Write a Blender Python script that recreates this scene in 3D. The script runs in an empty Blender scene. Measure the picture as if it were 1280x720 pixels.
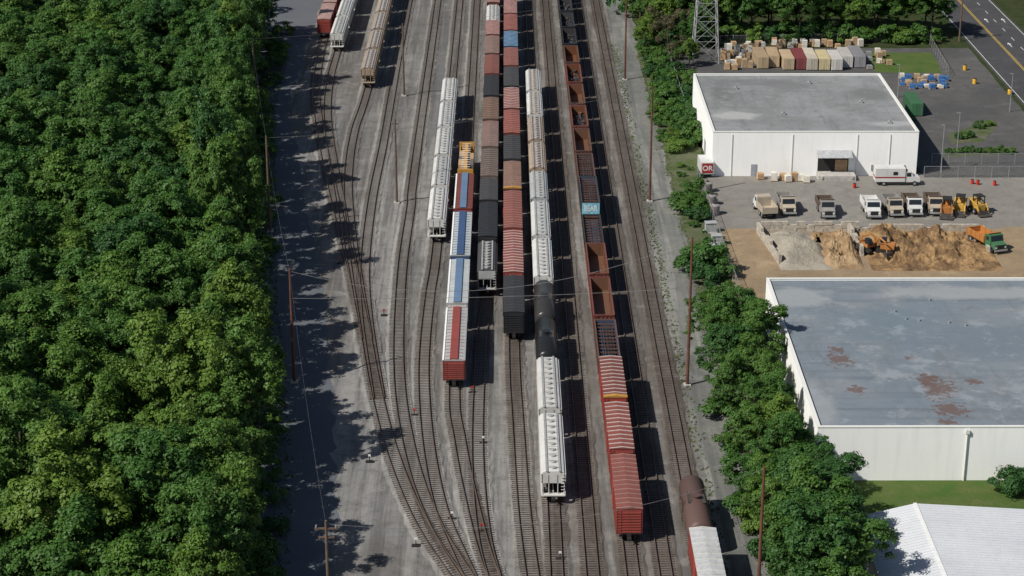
import bpy, bmesh, math, random
import numpy as np
from mathutils import Vector, Matrix, noise as mnoise
random.seed(7)
sc=bpy.context.scene; COL=sc.collection
F=2489.0; H=113.0; TH=math.radians(21.1)
# ---------------- camera ----------------
cam=bpy.data.cameras.new("camera"); co=bpy.data.objects.new("camera",cam); COL.objects.link(co)
co.location=(0,0,H); co.rotation_euler=(math.pi/2-TH,0,-0.0034)
cam.lens=70.0; cam.sensor_width=36; cam.clip_end=5000; sc.camera=co
RM=co.rotation_euler.to_matrix()
def G(u,v,h=0.0):
    d=RM@Vector(((u-640)/F,-(v-360)/F,-1.0)); t=(h-H)/d.z
    return (d.x*t,d.y*t)
# ---------------- light ----------------
EL=math.radians(45); SX,SY=-0.86,-0.50; n=math.hypot(SX,SY); SX/=n; SY/=n
w=bpy.data.worlds.new("World"); sc.world=w; w.use_nodes=True
nt=w.node_tree; sky=nt.nodes.new('ShaderNodeTexSky'); sky.sky_type='NISHITA'; sky.sun_disc=False
sky.sun_elevation=EL; sky.sun_rotation=math.atan2(SX,SY)
nt.links.new(sky.outputs[0],nt.nodes['Background'].inputs[0]); nt.nodes['Background'].inputs[1].default_value=0.065
sl=bpy.data.lights.new("sun","SUN"); sl.energy=5.0; sl.angle=math.radians(0.5); sl.color=(1,0.955,0.88)
so=bpy.data.objects.new("sun",sl); COL.objects.link(so)
so.rotation_euler=Vector((-SX*math.cos(EL),-SY*math.cos(EL),-math.sin(EL))).to_track_quat('-Z','Y').to_euler()
so.location=(-100,100,200)
sc.view_settings.view_transform='Standard'; sc.view_settings.look='None'; sc.view_settings.exposure=0
# ---------------- materials ----------------
MC={}
class NT:
    def __init__(s,name):
        s.m=bpy.data.materials.new(name); s.m.use_nodes=True; s.t=s.m.node_tree; s.b=s.t.nodes['Principled BSDF']
        s.geo=s.t.nodes.new('ShaderNodeNewGeometry')
    def link(s,a,b): s.t.links.new(a,b)
    def val(s,inp,x):
        if isinstance(x,(int,float)): inp.default_value=x
        elif isinstance(x,(tuple,list)): inp.default_value=tuple(x)+((1,) if len(x)==3 and len(inp.default_value)==4 else ())
        else: s.link(x,inp)
    def pos(s,sx=1,sy=1,sz=1):
        k=s.t.nodes.new('ShaderNodeVectorMath'); k.operation='MULTIPLY'; s.link(s.geo.outputs['Position'],k.inputs[0]); k.inputs[1].default_value=(sx,sy,sz); return k.outputs[0]
    def noise(s,scale,detail=4,vec=None,rough=.6):
        k=s.t.nodes.new('ShaderNodeTexNoise'); k.inputs['Scale'].default_value=scale; k.inputs['Detail'].default_value=detail; k.inputs['Roughness'].default_value=rough
        s.link(vec if vec is not None else s.geo.outputs['Position'],k.inputs['Vector']); return k.outputs['Fac']
    def ramp(s,f,a,b,lo=0.,hi=1.):
        k=s.t.nodes.new('ShaderNodeMapRange'); s.link(f,k.inputs[0]); k.inputs[1].default_value=a;k.inputs[2].default_value=b;k.inputs[3].default_value=lo;k.inputs[4].default_value=hi; return k.outputs[0]
    def mix(s,f,a,b,mode='MIX'):
        k=s.t.nodes.new('ShaderNodeMix'); k.data_type='RGBA'; k.blend_type=mode
        s.val(k.inputs[0],f); s.val(k.inputs[6],a); s.val(k.inputs[7],b); return k.outputs[2]
    def math(s,op,a,b):
        k=s.t.nodes.new('ShaderNodeMath'); k.operation=op; s.val(k.inputs[0],a); s.val(k.inputs[1],b); return k.outputs[0]
    def blob(s,cx,cy,rx,ry,ns=.6,amp=1.2,e0=.85,e1=.7):
        k=s.t.nodes.new('ShaderNodeVectorMath'); k.operation='SUBTRACT'; s.link(s.geo.outputs['Position'],k.inputs[0]); k.inputs[1].default_value=(cx,cy,0)
        k2=s.t.nodes.new('ShaderNodeVectorMath'); k2.operation='MULTIPLY'; s.link(k.outputs[0],k2.inputs[0]); k2.inputs[1].default_value=(1/rx,1/ry,0)
        k3=s.t.nodes.new('ShaderNodeVectorMath'); k3.operation='LENGTH'; s.link(k2.outputs[0],k3.inputs[0])
        nn=s.noise(ns,5,rough=.7); a=s.math('MULTIPLY',s.math('SUBTRACT',nn,.5),amp*2.5); a=s.math('ADD',a,k3.outputs['Value'])
        return s.ramp(a,e0,e1)
    def out(s,col,rough=.8,metal=0,bump=None,bs=.3,bd=.05,spec=.3):
        s.val(s.b.inputs['Base Color'],col); s.b.inputs['Roughness'].default_value=rough; s.b.inputs['Metallic'].default_value=metal
        s.b.inputs['Specular IOR Level'].default_value=spec
        if bump is not None:
            k=s.t.nodes.new('ShaderNodeBump'); k.inputs['Strength'].default_value=bs; k.inputs['Distance'].default_value=bd; s.link(bump,k.inputs['Height']); s.link(k.outputs[0],s.b.inputs['Normal'])
        return s.m
def paint(name,c,rust=.35,rough=.55,rc=(.10,.045,.025)):
    if name in MC: return MC[name]
    q=NT(name); oi=q.t.nodes.new('ShaderNodeObjectInfo')
    st=q.noise(1.0,4,q.pos(2.2,2.2,.35)); big=q.noise(.35,5); fine=q.noise(4,3)
    col=q.mix(q.ramp(big,.35,.7,0,.5),c,tuple(x*.6+.01 for x in c))
    col=q.mix(q.ramp(st,.52,.72,0,rust),col,rc)
    col=q.mix(q.ramp(fine,.6,.75,0,rust*.8),col,tuple(x*.4 for x in c))
    col=q.mix(q.ramp(oi.outputs['Random'],0,1,0,.22),col,(.12,.11,.10))
    MC[name]=q.out(col,rough,bump=fine,bs=.15,bd=.02); return MC[name]
def flat(name,c,rough=.7,metal=0,var=.25,scale=1.5):
    if name in MC: return MC[name]
    q=NT(name); a=q.noise(scale,5); col=q.mix(q.ramp(a,.3,.7),tuple(x*(1+var) for x in c),tuple(x*(1-var) for x in c))
    MC[name]=q.out(col,rough,metal,a,.2,.02); return MC[name]
def gravelmat(name,c1,c2,c3,streak=True,blobs=(),k=1.):
    q=NT(name); f=q.noise(5,3,rough=.8); m=q.noise(.4,6,rough=.7); L=q.noise(.045,6,rough=.65)
    col=q.mix(q.ramp(L,.42,.58),c1,c2)
    for b_ in blobs: col=q.mix(q.math('MULTIPLY',q.blob(*b_[:4],.12,.8,1.1,.6),b_[5]),col,b_[4])
    if streak:
        s=q.noise(1,6,q.pos(.55,.022,1),.7); col=q.mix(q.ramp(s,.47,.6,0,.75),col,c3)
        s2=q.noise(1,5,q.pos(.38,.018,1.3)); col=q.mix(q.ramp(s2,.52,.62,0,.7),col,tuple(min(1,x*1.5) for x in c1))
        s3=q.noise(1,3,q.pos(1.6,.02,.7)); col=q.mix(q.ramp(s3,.57,.66,0,.5),col,tuple(x*.5 for x in c1))
    col=q.mix(q.ramp(m,.48,.68,0,.6*k),col,c3)
    d=q.noise(1.3,4,rough=.75); col=q.mix(q.ramp(d,.58,.72,0,.55*k),col,tuple(x*.5 for x in c3))
    m2=q.noise(.16,5,rough=.7); col=q.mix(q.ramp(m2,.56,.66,0,.4*k),col,tuple(min(1,x*1.6) for x in c1))
    col=q.mix(q.ramp(f,.3,.75,0,.6*k),col,tuple(x*.42 for x in c1))
    return q.out(col,.95,bump=f,bs=.6,bd=.06,spec=.12)
lg=(.34,.33,.315); br=(.125,.10,.08); bg=(.10,.108,.118)
YB=[G(620,640)+(9,34,lg,.7),G(690,520)+(5,30,lg,.65),G(480,300)+(7,40,lg,.7),G(540,200)+(4,60,lg,.55),G(450,560)+(9,40,(.26,.26,.255),.75),(20,330,8,110,br,.6),(11,300,3,70,br,.5),(-14,380,3,80,bg,.6),G(400,200)+(5,40,(.25,.25,.245),.6)]
m_yard=gravelmat('yard_gravel',(.225,.217,.205),(.165,.155,.145),(.095,.09,.087),True,YB)
m_bed=gravelmat('ballast',(.185,.168,.152),(.13,.112,.096),(.075,.062,.052),True,YB[:4])
m_bed2=gravelmat('pale_ballast',(.235,.225,.21),(.19,.178,.165),(.12,.11,.10),True,YB[:5],.7)
m_access=gravelmat('dusty_gravel',(.22,.22,.20),(.165,.168,.158),(.11,.112,.11))
m_leftroad=gravelmat('shade_tinted_gravel',(.115,.125,.14),(.128,.138,.15),(.095,.102,.115),False,(),.45)  # tree shade put into the road colour: gravel darkened and turned blue-grey
m_lot=gravelmat('lot_gravel',(.24,.225,.2),(.28,.265,.24),(.16,.15,.135),False)
m_dirt=gravelmat('tan_dirt',(.34,.255,.16),(.27,.20,.13),(.21,.155,.105),False)
m_asph=gravelmat('asphalt',(.125,.122,.118),(.09,.09,.09),(.07,.07,.073),False)
m_road=gravelmat('road_asphalt',(.085,.085,.09),(.07,.07,.073),(.055,.055,.06),False)
def soilmat():
    q=NT('forest_floor'); a=q.noise(.4,6); f=q.noise(4,4)
    col=q.mix(q.ramp(a,.35,.65),(.03,.045,.015),(.06,.07,.03)); col=q.mix(q.ramp(f,.3,.7,0,.6),col,(.02,.03,.012)); return q.out(col,1,bump=f,bs=.7,bd=.2,spec=.1)
m_soil=soilmat()
def grassmat(name,a1,a2):
    q=NT(name); a=q.noise(.3,5); f=q.noise(6,4)
    col=q.mix(q.ramp(a,.35,.65),a1,a2); col=q.mix(q.ramp(f,.3,.7,0,.6),col,(.04,.07,.015)); return q.out(col,1,bump=f,bs=.7,bd=.1,spec=.1)
m_grass=grassmat('mown_grass',(.06,.12,.025),(.12,.14,.05)); m_weeds=grassmat('weedy_verge',(.065,.095,.03),(.16,.145,.115))
m_tie=flat('sleeper_wood',(.06,.046,.038),.9,0,.5,1.2)
m_rail=flat('rail_steel',(.15,.115,.095),.45,.3,.3,.4)
m_black=flat('black_underframe',(.025,.023,.022),.7)
m_white=flat('white_paint',(.75,.75,.73),.5,0,.08)
m_concrete=flat('concrete',(.42,.40,.37),.9,0,.2)
m_rustpole=flat('rusty_pole',(.13,.055,.035),.8,0,.3,.8)
m_wood=flat('pole_wood',(.13,.09,.065),.9)
m_glass=flat('dark_glass',(.02,.025,.03),.15,0,.1)
m_tyre=flat('tyre_rubber',(.02,.02,.02),.85)
m_steel=flat('galvanised_steel',(.42,.43,.43),.45,.5,.15)
m_wire=flat('wire',(.25,.24,.235),.5)
m_bark=flat('bark',(.09,.07,.05),.95,0,.4,3)
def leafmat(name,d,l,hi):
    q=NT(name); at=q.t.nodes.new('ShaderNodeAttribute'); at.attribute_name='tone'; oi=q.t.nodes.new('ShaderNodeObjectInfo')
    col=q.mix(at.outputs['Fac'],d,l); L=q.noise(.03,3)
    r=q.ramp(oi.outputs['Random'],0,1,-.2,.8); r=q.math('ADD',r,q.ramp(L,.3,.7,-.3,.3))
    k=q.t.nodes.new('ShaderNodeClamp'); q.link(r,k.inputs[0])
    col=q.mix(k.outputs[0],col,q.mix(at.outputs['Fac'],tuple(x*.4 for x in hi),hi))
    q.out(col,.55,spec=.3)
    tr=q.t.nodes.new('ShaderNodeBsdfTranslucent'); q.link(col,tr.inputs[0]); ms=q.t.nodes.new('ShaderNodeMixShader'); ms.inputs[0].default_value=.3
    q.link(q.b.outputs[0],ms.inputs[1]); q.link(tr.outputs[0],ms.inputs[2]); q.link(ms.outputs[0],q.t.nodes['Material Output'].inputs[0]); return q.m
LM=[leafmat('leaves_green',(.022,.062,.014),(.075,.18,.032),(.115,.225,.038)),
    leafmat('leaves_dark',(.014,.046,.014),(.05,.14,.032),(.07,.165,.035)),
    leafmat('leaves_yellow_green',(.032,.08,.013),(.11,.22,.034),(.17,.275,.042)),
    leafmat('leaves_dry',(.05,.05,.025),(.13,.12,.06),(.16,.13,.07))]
# ---------------- mesh builder ----------------
class MB:
    def __init__(s): s.v=[];s.f=[];s.m=[]
    def add(s,vs,fs,m=0):
        o=len(s.v); s.v+= [tuple(a) for a in vs]; s.f+=[tuple(i+o for i in f) for f in fs]; s.m+=[m]*len(fs); return s
    def box(s,x0,x1,y0,y1,z0,z1,m=0):
        return s.add([(x0,y0,z0),(x1,y0,z0),(x1,y1,z0),(x0,y1,z0),(x0,y0,z1),(x1,y0,z1),(x1,y1,z1),(x0,y1,z1)],
          [(0,3,2,1),(4,5,6,7),(0,1,5,4),(1,2,6,5),(2,3,7,6),(3,0,4,7)],m)
    def py(s,pr,y0,y1,m=0):
        k=len(pr); return s.add([(x,y0,z) for x,z in pr]+[(x,y1,z) for x,z in pr],[tuple(range(k)),tuple(range(2*k-1,k-1,-1))]+[(i,(i+1)%k,(i+1)%k+k,i+k) for i in range(k)],m)
    def px(s,pr,x0,x1,m=0):
        k=len(pr); return s.add([(x0,y,z) for y,z in pr]+[(x1,y,z) for y,z in pr],[tuple(range(k)),tuple(range(2*k-1,k-1,-1))]+[(i,(i+1)%k,(i+1)%k+k,i+k) for i in range(k)],m)
    def cyl(s,a,b,r,n=10,m=0,r2=None):
        a=Vector(a);b=Vector(b);d=(b-a).normalized(); u=d.orthogonal().normalized(); w=d.cross(u); r2=r if r2 is None else r2
        vs=[a+(u*math.cos(t)+w*math.sin(t))*r for t in [2*math.pi*i/n for i in range(n)]]+[b+(u*math.cos(t)+w*math.sin(t))*r2 for t in [2*math.pi*i/n for i in range(n)]]
        return s.add(vs,[tuple(range(n-1,-1,-1)),tuple(range(n,2*n))]+[(i,(i+1)%n,(i+1)%n+n,i+n) for i in range(n)],m)
    def mesh(s,name,mats,smooth=False,recalc=True):
        me=bpy.data.meshes.new(name); me.from_pydata(s.v,[],s.f)
        for q in (mats if isinstance(mats,(list,tuple)) else [mats]): me.materials.append(q)
        me.polygons.foreach_set('material_index',s.m)
        if recalc:
            bm=bmesh.new(); bm.from_mesh(me); bmesh.ops.recalc_face_normals(bm,faces=bm.faces); bm.to_mesh(me); bm.free()
        if smooth: me.polygons.foreach_set('use_smooth',[True]*len(me.polygons))
        me.update(); return me
def inst(kind,parts,loc,rot=0,label='',cat='',group=None,scale=1):
    e=bpy.data.objects.new(kind,None); e.empty_display_size=.3; e.location=loc; e.rotation_euler=(0,0,rot)
    e.scale=(scale,)*3 if isinstance(scale,(int,float)) else scale; COL.objects.link(e)
    e['label']=label; e['category']=cat
    if group: e['group']=group
    for p in parts:
        o=bpy.data.objects.new(p[0],p[1]); o.parent=e; COL.objects.link(o)
        if len(p)>2 and p[2]:
            if p[2]=='stuff': o['kind']='stuff'
            else: o.location=p[2]
    return e
def single(name,me,label,cat,loc=(0,0,0),rot=0,group=None,kind=None,scale=1):
    o=bpy.data.objects.new(name,me); o.location=loc; o.rotation_euler=(0,0,rot); o.scale=(scale,)*3 if isinstance(scale,(int,float)) else scale; COL.objects.link(o)
    if kind: o['kind']=kind
    o['label']=label; o['category']=cat
    if group: o['group']=group
    return o
def sheet(name,pts,z,mat,jit=0,step=4):
    P=[]; k=len(pts)
    for i in range(k):
        a=Vector(pts[i]);b=Vector(pts[(i+1)%k]); nn=max(1,int((b-a).length/step)) if jit else 1
        for j in range(nn):
            p=a.lerp(b,j/nn)
            if jit: p+=Vector((random.uniform(-jit,jit),random.uniform(-jit,jit)))
            P.append((p.x,p.y,z))
    me=bpy.data.meshes.new(name); me.from_pydata(P,[],[tuple(range(len(P)))]); me.materials.append(mat)
    if me.polygons[0].normal.z<0: me.flip_normals()
    o=bpy.data.objects.new(name,me); COL.objects.link(o); o['kind']='structure'; o['label']=name.replace('_',' ')+' of the rail yard surroundings'; o['category']='ground'
    return o
# ---------------- ground ----------------
sheet('ground',[(-2500,-1000),(2500,-1000),(2500,4000),(-2500,4000)],0,m_soil)
sheet('rail_yard_ground',[(-30,120),(31,120),(31,620),(-58,620),(-58,470),(-53,390),(-46,335),(-41,293),(-35,255),(-31,225),(-28,190)],.02,m_yard,.5)
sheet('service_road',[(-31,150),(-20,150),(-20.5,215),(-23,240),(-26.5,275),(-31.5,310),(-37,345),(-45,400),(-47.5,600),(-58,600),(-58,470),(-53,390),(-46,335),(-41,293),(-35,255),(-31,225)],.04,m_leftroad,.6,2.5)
sheet('access_road',[(25.3,150),(30.2,150),(30.3,300),(30,400),(29,600),(25,600)],.045,m_access,.5,3)
sheet('gravel_lot',[(36,319.5),(140,319.5),(140,350),(79,350),(78,352),(36,352)],.03,m_lot,.5)
sheet('sand_yard',[(36.5,277),(140,277),(140,321),(60,320.5),(36.5,320)],.05,m_dirt,.9,2)
sheet('parking_lot',[(77,349),(106,349),(106,445),(36,445),(36,390),(77,390)],.055,m_asph,.2)
sheet('verge',[(30.2,150),(38,150),(39,277),(36.6,323),(37.4,352),(36,450),(29.5,450),(30.5,277)],.025,m_weeds,.6,2)
sheet('grass_strip',[(40,207),(125,207),(125,226),(40,226)],.06,m_grass,.2)
sheet('grass_patch',[G(1085,66),G(1165,66),G(1178,92),G(1092,90)],.07,m_grass,.5)
sheet('road',[(107,300),(122.5,300),(122.5,640),(107,640)],.08,m_road)
sheet('parking_island',[G(1185,168),G(1240,150),G(1250,158),G(1225,178),G(1190,180)],.07,m_weeds,.3,2)
sheet('parking_island',[G(1180,186),G(1268,184),G(1272,193),G(1182,196)],.072,m_weeds,.3,2)
m_wmark=flat('white_marking',(.6,.6,.58),.8,0,.2); m_ymark=flat('yellow_marking',(.55,.38,.06),.8,0,.2)
def strip(name,x0,x1,y0,y1,z,m,lab):
    o=sheet(name,[(x0,y0),(x1,y0),(x1,y1),(x0,y1)],z,m); o['label']=lab; return o
strip('road_marking',113.9,114.05,300,600,.086,m_ymark,'yellow centre line painted on the road')
strip('road_marking',114.3,114.45,300,600,.086,m_ymark,'yellow centre line painted on the road')
strip('road_marking',107.6,107.75,300,600,.086,m_wmark,'white edge line painted on the road')
strip('road_marking',121.8,121.95,300,600,.086,m_wmark,'white edge line painted on the road')
for i in range(14): strip('road_marking',118.2,118.35,380+i*9,383+i*9,.086,m_wmark,'short white lane dash on the road')
for y in (424,446,470):
    for x in (116.3,120.4):
        o=sheet('road_arrow',[(x-.12,y),(x+.12,y),(x+.12,y+2.4),(x+.5,y+2.4),(x,y+4),(x-.5,y+2.4),(x-.12,y+2.4)],.087,m_wmark); o['label']='white arrow painted on the road lane'
# ---------------- tracks ----------------
def catmull(P,step):
    P=[Vector(p) for p in P]; P=[P[0]*2-P[1]]+P+[P[-1]*2-P[-2]]; out=[]
    for i in range(1,len(P)-2):
        a,b,c,d=P[i-1:i+3]; nn=max(2,int((c-b).length/1.0))
        for j in range(nn):
            t=j/nn; out.append(.5*((2*b)+(c-a)*t+(2*a-5*b+4*c-d)*t*t+(3*b-a-3*c+d)*t**3))
    out.append(P[-2])
    res=[out[0]]; acc=0
    for i in range(1,len(out)):
        a=out[i-1];b=out[i];L=(b-a).length
        if L==0: continue
        while acc+L>=step:
            a=a.lerp(b,(step-acc)/L); res.append(a.copy()); L=(b-a).length; acc=0
            if L<1e-6: break
        acc+=L
    return res
tk=[0]
def track(pts,label,bm_=None):
    i=tk[0]; tk[0]+=1; dz=i*.004
    C=catmull(pts,.56); n=len(C)
    T=[(C[min(k+1,n-1)]-C[max(k-1,0)]).normalized() for k in range(n)]
    N=[Vector((t.y,-t.x)) for t in T]
    bed=MB(); V=[]
    for k in range(0,n,3):
        e1=random.uniform(1.6,2.05); e2=random.uniform(1.6,2.05)
        for off,z in ((-e1,.021),(-1.4,.15+dz),(1.4,.15+dz),(e2,.021)):
            p=C[k]+N[k]*off; V.append((p.x,p.y,z))
    q=len(V)//4; bed.add(V,[(4*a+b,4*a+b+1,4*a+b+5,4*a+b+4) for a in range(q-1) for b in range(3)])
    ties=MB()
    for k in range(n):
        l=1.28+random.uniform(-.08,.08); t=T[k]; nn=N[k]; w_=.105; z0=.1; z1=.175+dz+random.uniform(0,.014); a=random.uniform(-.03,.03); t=(t+nn*a).normalized(); nn=Vector((t.y,-t.x))
        c=C[k]; q4=[c-nn*l-t*w_,c+nn*l-t*w_,c+nn*l+t*w_,c-nn*l+t*w_]
        ties.add([(p.x,p.y,z0) for p in q4]+[(p.x,p.y,z1) for p in q4],[(4,5,6,7),(0,1,5,4),(1,2,6,5),(2,3,7,6),(3,0,4,7)])
    def rail(off):
        R=MB(); V=[]; idx=list(range(0,n,2))
        for k in idx:
            for o2,z in ((-.07,.18+dz),(-.035,.41+dz*.5),(.035,.41+dz*.5),(.07,.18+dz)):
                p=C[k]+N[k]*(off+o2); V.append((p.x,p.y,z))
        q=len(idx); R.add(V,[(4*a+b,4*a+b+1,4*a+b+5,4*a+b+4) for a in range(q-1) for b in range(3)]); return R.mesh('rail',m_rail)
    inst('railway_track',[('ballast_bed',bed.mesh('ballast_bed',bm_ or m_bed)),('sleepers',ties.mesh('sleepers',m_tie,recalc=False),'stuff'),('rail',rail(-.72)),('rail',rail(.72))],(0,0,0),0,label,'railway track','tracks of the rail yard')
def pxs(*L): return [G(u,v) for u,v in L]
ST='straight railway track on grey ballast with brown sleepers'
for X in (22.6,18.3,14.5,9.9,5.8): track([(X,165),(X,260),(X,400),(X,570)],ST)
track(pxs((668,740),(655,640),(647,530))+[(1.2,262),(1.2,300),(1.2,400),(1.2,570)],'railway track bending slightly under black and red boxcars')
track(pxs((626,750),(607,680),(598,600),(597,520),(602,430))+[(-2.9,300),(-2.9,400),(-2.9,570)],'railway track curving under a line of dark boxcars',m_bed2)
track(pxs((640,770),(612,710),(590,630),(574,550))+[(-7.2,253),(-7.2,300),(-7.2,400),(-7.2,570)],'railway track curving away from red and white cars',m_bed2)
track(pxs((606,760),(577,700),(552,640),(537,570),(530,500),(530,440),(537,370))+[(-11.5,312),(-11.5,400),(-11.5,570)],'railway track curving into the ladder beside white hoppers',m_bed2)
track(pxs((592,735),(552,672),(525,610),(508,545),(499,480),(498,410),(503,330),(513,260))+[(-17,350),(-17,450),(-17,570)],'empty curved railway track in grey ballast',m_bed2)
track(pxs((580,735),(527,655),(492,572),(470,490),(455,410),(440,340),(423,270),(405,190),(395,125),(398,85))+[(-42.2,462),(-42.2,570)],'long curved ladder track beside the service road',m_bed2)
track(pxs((449,382),(436,310),(421,230),(410,160),(411,110))+[(-38.2,447),(-38.2,570)],'curved siding track leading to white hoppers',m_bed2)
track(pxs((459,425),(446,345),(437,275),(435,220),(443,165))+[(-29.2,418),(-29.2,570)],'curved siding track leading to tan hoppers',m_bed2)
track(pxs((474,500),(459,400),(456,330),(465,250),(479,180),(491,110))+[(-24.2,460),(-24.2,570)],'empty siding track with brown sleepers',m_bed2)
# ---------------- rail cars ----------------
PC={}
def bogie():
    if 'bogie' in PC: return PC['bogie']
    b=MB()
    for x in (-1.0,1.0): b.px([(-1.2,.32),(1.2,.32),(1.2,.6),(.4,.85),(-.4,.85),(-1.2,.6)],x-.09,x+.09)
    b.box(-1,1,-.2,.2,.45,.85)
    w_=MB()
    for x in (-.74,.74): w_.cyl((x-.07,0,.42),(x+.07,0,.42),.42,14)
    w_.cyl((-1.05,0,.42),(1.05,0,.42),.08,6)
    PC['bogie']=(b.mesh('bogie',m_black),w_.mesh('wheelset',m_steel_d)); return PC['bogie']
def under(L):
    k=('u',round(L,1))
    if k in PC: return PC[k]
    b=MB(); b.box(-.25,.25,-L/2+.2,L/2-.2,.7,1.06)
    for s in (-1,1):
        b.box(-.12,.12,s*(L/2-.1)-.45,s*(L/2-.1)+.45,.62,.85); b.box(-.25,.25,s*(L/2+.25)-.12,s*(L/2+.25)+.12,.58,.92)
    b.box(-1.2,-.5,-1.2,.6,.5,1.0); b.cyl((.8,-1,.75),(.8,1,.75),.3,8)
    PC[k]=b.mesh('underframe',m_black); return PC[k]
def ladders(L,zt,m):
    k=('l',round(L,1),zt,m.name)
    if k in PC: return PC[k]
    out=[]
    for s in (-1,1):
        b=MB()
        for x in (-1.45,-1.0) if s<0 else (1.0,1.45): b.box(x-.03,x+.03,s*(L/2)-.03,s*(L/2)+.03,1.0,zt)
        z=1.1
        while z<zt: b.box(*((-1.45,-1.0) if s<0 else (1.0,1.45)),s*(L/2)-.025,s*(L/2)+.025,z,z+.05); z+=.4
        out.append(('ladder',b.mesh('ladder',m)))
    PC[k]=out; return out
def addbog(e,L):
    for s in (-1,1):
        bm_,wm=bogie(); o=bpy.data.objects.new('bogie',bm_); o.parent=e; o.location=(0,s*(L/2-2.2),0); COL.objects.link(o)
        for y in (-.85,.85):
            c=bpy.data.objects.new('wheelset',wm); c.parent=o; c.location=(0,y,0); COL.objects.link(c)
RC='rail cars standing in the yard'
def boxcar(X,Z,L,side,roof,rib,label,strip_=None,hi=4.35,band=None):
    k=('box',round(L,1),side.name,roof.name,rib.name,strip_ and strip_.name,hi,band and band.name)
    l=L/2-.45
    if k not in PC:
        b=MB(); b.box(-1.48,1.48,-l,l,1.07,hi,0)
        nr=max(6,int(L/1.15))
        for i in range(nr+1):
            yy=-l+.06+i*(2*l-.12)/nr
            if abs(yy)<1.35: continue
            for s in (-1,1): b.box(s*1.48-.07,s*1.48+.07,yy-.06,yy+.06,1.12,hi-.12,0)
        for s in (-1,1):
            for j in range(8): b.box(-1.38,1.38,s*l-.07,s*l+.07,1.25+j*(hi-1.5)/8,1.25+j*(hi-1.5)/8+.17,0)
            b.box(-1.5,1.5,s*l-.05,s*(l)+.05,1.05,1.2,1)
            b.box(s*1.48-.06,s*1.48+.06,-l,l,1.04,1.2,1)
        body=b.mesh('body',[side,m_black])
        d=MB(); d.box(1.5,1.6,-1.25,1.25,1.25,hi-.2); d.box(1.59,1.64,-1.25,-1.15,1.25,hi-.2); d.box(1.59,1.64,1.15,1.25,1.25,hi-.2)
        for j in range(5): d.box(1.59,1.63,-1.15,1.15,1.5+j*.55,1.58+j*.55)
        d2=MB(); d2.v=[(-a,b_,c) for a,b_,c in d.v]; d2.f=d.f; d2.m=d.m
        r=MB(); pr=[(-1.56,hi),(1.56,hi),(1.56,hi+.06),(0,hi+.24),(-1.56,hi+.06)]; r.py(pr,-l-.05,l+.05,0)
        nr=max(7,int(L/1.25))
        for i in range(nr+1):
            yy=-l+.05+i*(2*l-.1)/nr; w_=.09 if strip_ is None else .05
            r.py([(-1.57,hi+.02),(1.57,hi+.02),(1.57,hi+.12),(0,hi+.31),(-1.57,hi+.12)],yy-w_,yy+w_,1)
        for i in range(nr):
            yy=-l+.05+(i+.5)*(2*l-.1)/nr
            if strip_ is None: r.py([(-1.4,hi+.05),(-.1,hi+.2),(-.1,hi+.25),(-1.4,hi+.1)],yy-.22,yy+.22,0); r.py([(1.4,hi+.05),(.1,hi+.2),(.1,hi+.25),(1.4,hi+.1)],yy-.22,yy+.22,0)
        if strip_ is not None:
            r.py([(-.55,hi+.2),(.55,hi+.2),(.55,hi+.36),(-.55,hi+.36)],-l,l,2)
            r.py([(-1.6,hi+.0),(-1.35,hi+.0),(-1.35,hi+.18),(-1.6,hi+.14)],-l,l,3); r.py([(1.6,hi+.0),(1.35,hi+.0),(1.35,hi+.18),(1.6,hi+.14)],-l,l,0)
        if band is not None:
            r.py([(-1.58,hi+.01),(1.58,hi+.01),(1.58,hi+.14),(0,hi+.34),(-1.58,hi+.14)],-l-.06,-l+.6,2)
        rm=r.mesh('roof',[roof,rib,strip_ or band or roof,m_white])
        PC[k]=[('body',body),('roof',rm),('door',d.mesh('door',side)),('door',d2.mesh('door',side))]
    e=inst('boxcar',PC[k]+[('underframe',under(L))]+ladders(L-.78,hi-.2,side),(X,Z+L/2,.41),0,label,'boxcar',RC)
    addbog(e,L); return e
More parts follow.
